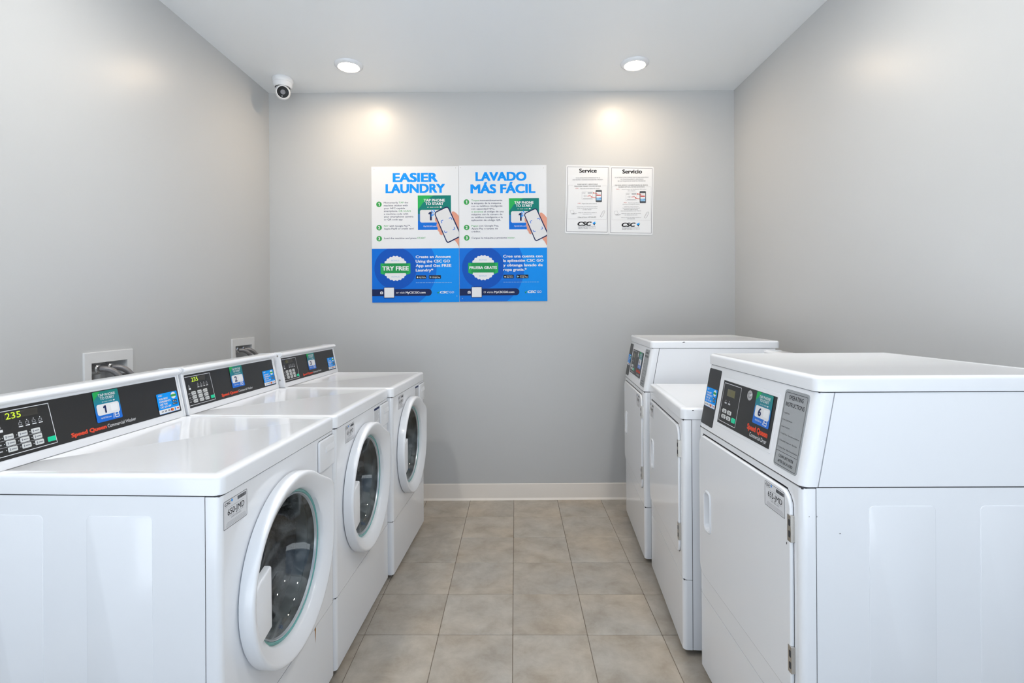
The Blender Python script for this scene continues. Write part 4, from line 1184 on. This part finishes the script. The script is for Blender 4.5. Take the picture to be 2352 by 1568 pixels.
# ---------------------------------------------------------------- service notices
K2 = D / 1189.6 / 8.958
ANG = math.radians(1.25)
def notice(CX, CY, label, lines, head, es):
    px, py = 1280 + CX / 8.958, 370 + CY / 8.958
    x, z = wall_pt(px, py)
    ca, sa = math.cos(ANG), math.sin(ANG)
    Fn = Frame((x, D - 0.0005, z), (ca, 0, -sa), (sa, 0, ca)); Fn.n = Vector((0, -1, 0))
    def q(a, b):
        dx, dy = (a - CX) * K2, (b - CY) * K2
        return (ca * dx + sa * dy, -(-sa * dx + ca * dy))
    hw, hh = 449 * K2, 703 * K2
    mb = MB(); vplate(mb, rrect(-hw, hw, -hh, hh, 0.010, 4, (0, 1, 1, 0) if es else (1, 0, 0, 1)), Fn, 0.0, 0.002, 0.0004, 1)
    no = mb.build('service_notice', M_pw); tag(no, label, 'notice', 'service notices on the back wall')
    P0 = Print(Fn, None, 0.002)
    P0.frame('printed_artwork', M_pg, 1, -424 * K2, 424 * K2, -670 * K2, 670 * K2, 8 * K2, 9 * K2)
    P0.frame('printed_artwork', M_plg, 1, -398 * K2, 400 * K2, -405 * K2, 290 * K2, 5 * K2, 3 * K2)
    P0.rect('printed_artwork', M_pw, 2, -300 * K2, 300 * K2, 280 * K2, 300 * K2)
    P = Print(Fn, q, 0.002); P.parts = P0.parts
    A, T_ = 'printed_artwork', 'lettering'
    ox, oy = CX - 619, CY - 790
    P.text(T_, M_pb, 1, head[0], head[1], head[2], 78, head[3], 'L', 0.035, res=4)
    for t, c_, y_, wd, m, cap in lines:
        P.text(T_, m, 3, t, c_, y_, cap, wd, 'C', 0.012)
    def Rr(m, l, u0, u1, v0, v1, r=0): P.rect(A, m, l, u0 + ox, u1 + ox, v0 + oy, v1 + oy, r)
    def Ln(m, l, pts, w): P.line(A, m, l, [(a + ox, b + oy) for a, b in pts], w)
    def Pg(m, l, pts): P.poly(A, m, l, [(a + ox, b + oy) for a, b in pts])
    # sample label, phone, arrows
    P.frame(A, M_plg, 1, 505 + ox, 732 + ox, 632 + oy, 790 + oy, 10, 4); Rr(M_pg, 1, 625, 720, 648, 664)
    P.text(T_, M_pg, 2, 'CSC', 515 + ox, 666 + oy, 18, 66, 'L', 0.02, 0.2); P.text(T_, M_pb, 2, [('123', M_pg), ('-APP', M_red2)], 545 + ox, 732 + oy, 34, 146, 'L', 0.0); Rr(M_plg, 2, 530, 710, 765, 778)
    Rr(mat('print_charcoal', (0.045, 0.05, 0.06), 0.3), 1, 788, 917, 598, 845, 16); Rr(M_pw, 2, 803, 903, 637, 808); Rr(M_pale, 3, 803, 903, 752, 808); Rr(M_skym, 4, 868, 900, 758, 770)
    Rr(M_red2, 3, 806, 896, 692, 714); Rr(M_plg, 3, 812, 890, 655, 661)
    Ln(M_red, 5, [(825, 682), (800, 664), (745, 656)], 10); Pg(M_red, 5, [(728, 655), (756, 640), (754, 674)])
    Ln(M_red, 5, [(790, 756), (740, 752), (700, 736)], 10); Pg(M_red, 5, [(682, 730), (716, 724), (706, 754)])
    # laptop and handset line drawings
    Ln(M_plg, 1, [(262, 1010), (325, 1004), (345, 1068), (282, 1082), (262, 1010)], 4); Ln(M_pg, 1, [(282, 1082), (345, 1068), (395, 1078), (330, 1098), (282, 1082)], 4); Ln(M_pg, 1, [(310, 1080), (350, 1072)], 10)
    Ln(M_pg, 1, [(878, 1140), (930, 1040), (960, 1022), (976, 1036), (940, 1120), (905, 1156), (878, 1140)], 5); Ln(M_plg, 1, [(905, 1120), (945, 1045)], 4)
    # logo
    P.text(T_, M_pb, 2, 'CSC', 420 + ox, 1325 + oy, 76, 276, 'L', 0.05, 0.25, res=4)
    Pg(M_sky, 2, [(718, 1268), (748, 1262), (778, 1240), (774, 1290), (756, 1300), (730, 1290)]); Pg(M_pgreen2, 3, [(774, 1275), (798, 1262), (772, 1304)]); Pg(M_navy, 3, [(730, 1288), (772, 1290), (760, 1330)])
    Ln(M_pg, 1, [(422, 1342), (782, 1342)], 5)
    P.text(T_, M_pg, 2, 'SERVICE', 425 + ox, 1390 + oy, 34, 196, 'L', 0.008); P.text(T_, M_plg, 2, 'WORKS', 628 + ox, 1390 + oy, 30, 160, 'L', 0.0, 0.15)
    P.build(no)
B, G, RD = M_pb, M_pg, M_red2
notice(619, 790, 'white notice with a black border headed Service', [
    ('YOUR SATISFACTION IS IMPORTANT TO US', 630, 356, 500, G, 19), ('AND PROPERLY WORKING MACHINES ARE A PRIORITY', 628, 394, 628, G, 19), ('PLEASE REPORT A SERVICE ISSUE', 622, 488, 414, B, 20), ('FOLLOWING THE EASY TWO STEP METHOD', 624, 527, 540, B, 20),
    ('STEP 1:', 412, 568, 74, RD, 15), ('Take note of the machine ID number', 672, 572, 400, G, 15), ('STEP 2:', 456, 876, 72, RD, 14), ('Report the service issue by', 660, 882, 298, G, 15), ('Using the CSC ServiceWorks Service Request', 612, 944, 426, G, 15),
    ('Simply scan the barcode, describe the issue', 616, 974, 408, G, 15), ('and click "Submit"', 610, 1004, 180, G, 15), ('Using our online service request at', 618, 1066, 376, G, 15), ('www.cscsw.com', 610, 1096, 178, G, 15), ('Calling toll free at 1-877-264-6622', 606, 1160, 376, B, 16)],
    ('Service', 458, 236, 352), False)
notice(1524, 811, 'white notice with a black border headed Servicio', [
    ('SU SATISFACCION ES IMPORTANTE PARA NOSOTROS', 1530, 346, 690, G, 19), ('Y EL FUNCIONAMIENTO APROPIADO', 1532, 384, 478, G, 19), ('DE LAS MAQUINAS ES NUESTRA PRIORIDAD', 1530, 420, 570, G, 19), ('POR FAVOR, REPORTE CUALQUIER PROBLEMA DEL SERVICIO,', 1526, 506, 680, B, 19), ('SIGUIENDO ESTE FACIL METODO DE DOS PASOS:', 1528, 542, 540, B, 19),
    ('PASO 1:', 1252, 584, 76, RD, 15), ('Anote el numero de identificacion (ID) number', 1578, 588, 512, G, 15), ('de la maquina', 1528, 618, 156, G, 15), ('PASO 2:', 1400, 860, 66, RD, 14), ('Reporte el problema', 1572, 864, 220, G, 15), ('de servicio de la siguiente manera:', 1518, 892, 352, G, 15),
    ('Utilizando nuestra aplicacion', 1518, 946, 298, G, 15), ('"CSC ServiceWorks Service Request"', 1518, 974, 362, G, 15), ('Escanee el codigo de barras,', 1514, 1002, 284, G, 15), ('seleccione el problema y envie "Submit"', 1512, 1032, 420, G, 15),
    ('Utilizando nuestro sitio web de servicio', 1516, 1084, 402, G, 15), ('en www.cscsw.com', 1512, 1114, 256, G, 15), ('Llame al numero de telefono gratuito al', 1514, 1166, 404, G, 15), ('1-877-264-6622', 1512, 1194, 160, G, 15)],
    ('Servicio', 1344, 254, 396), True)
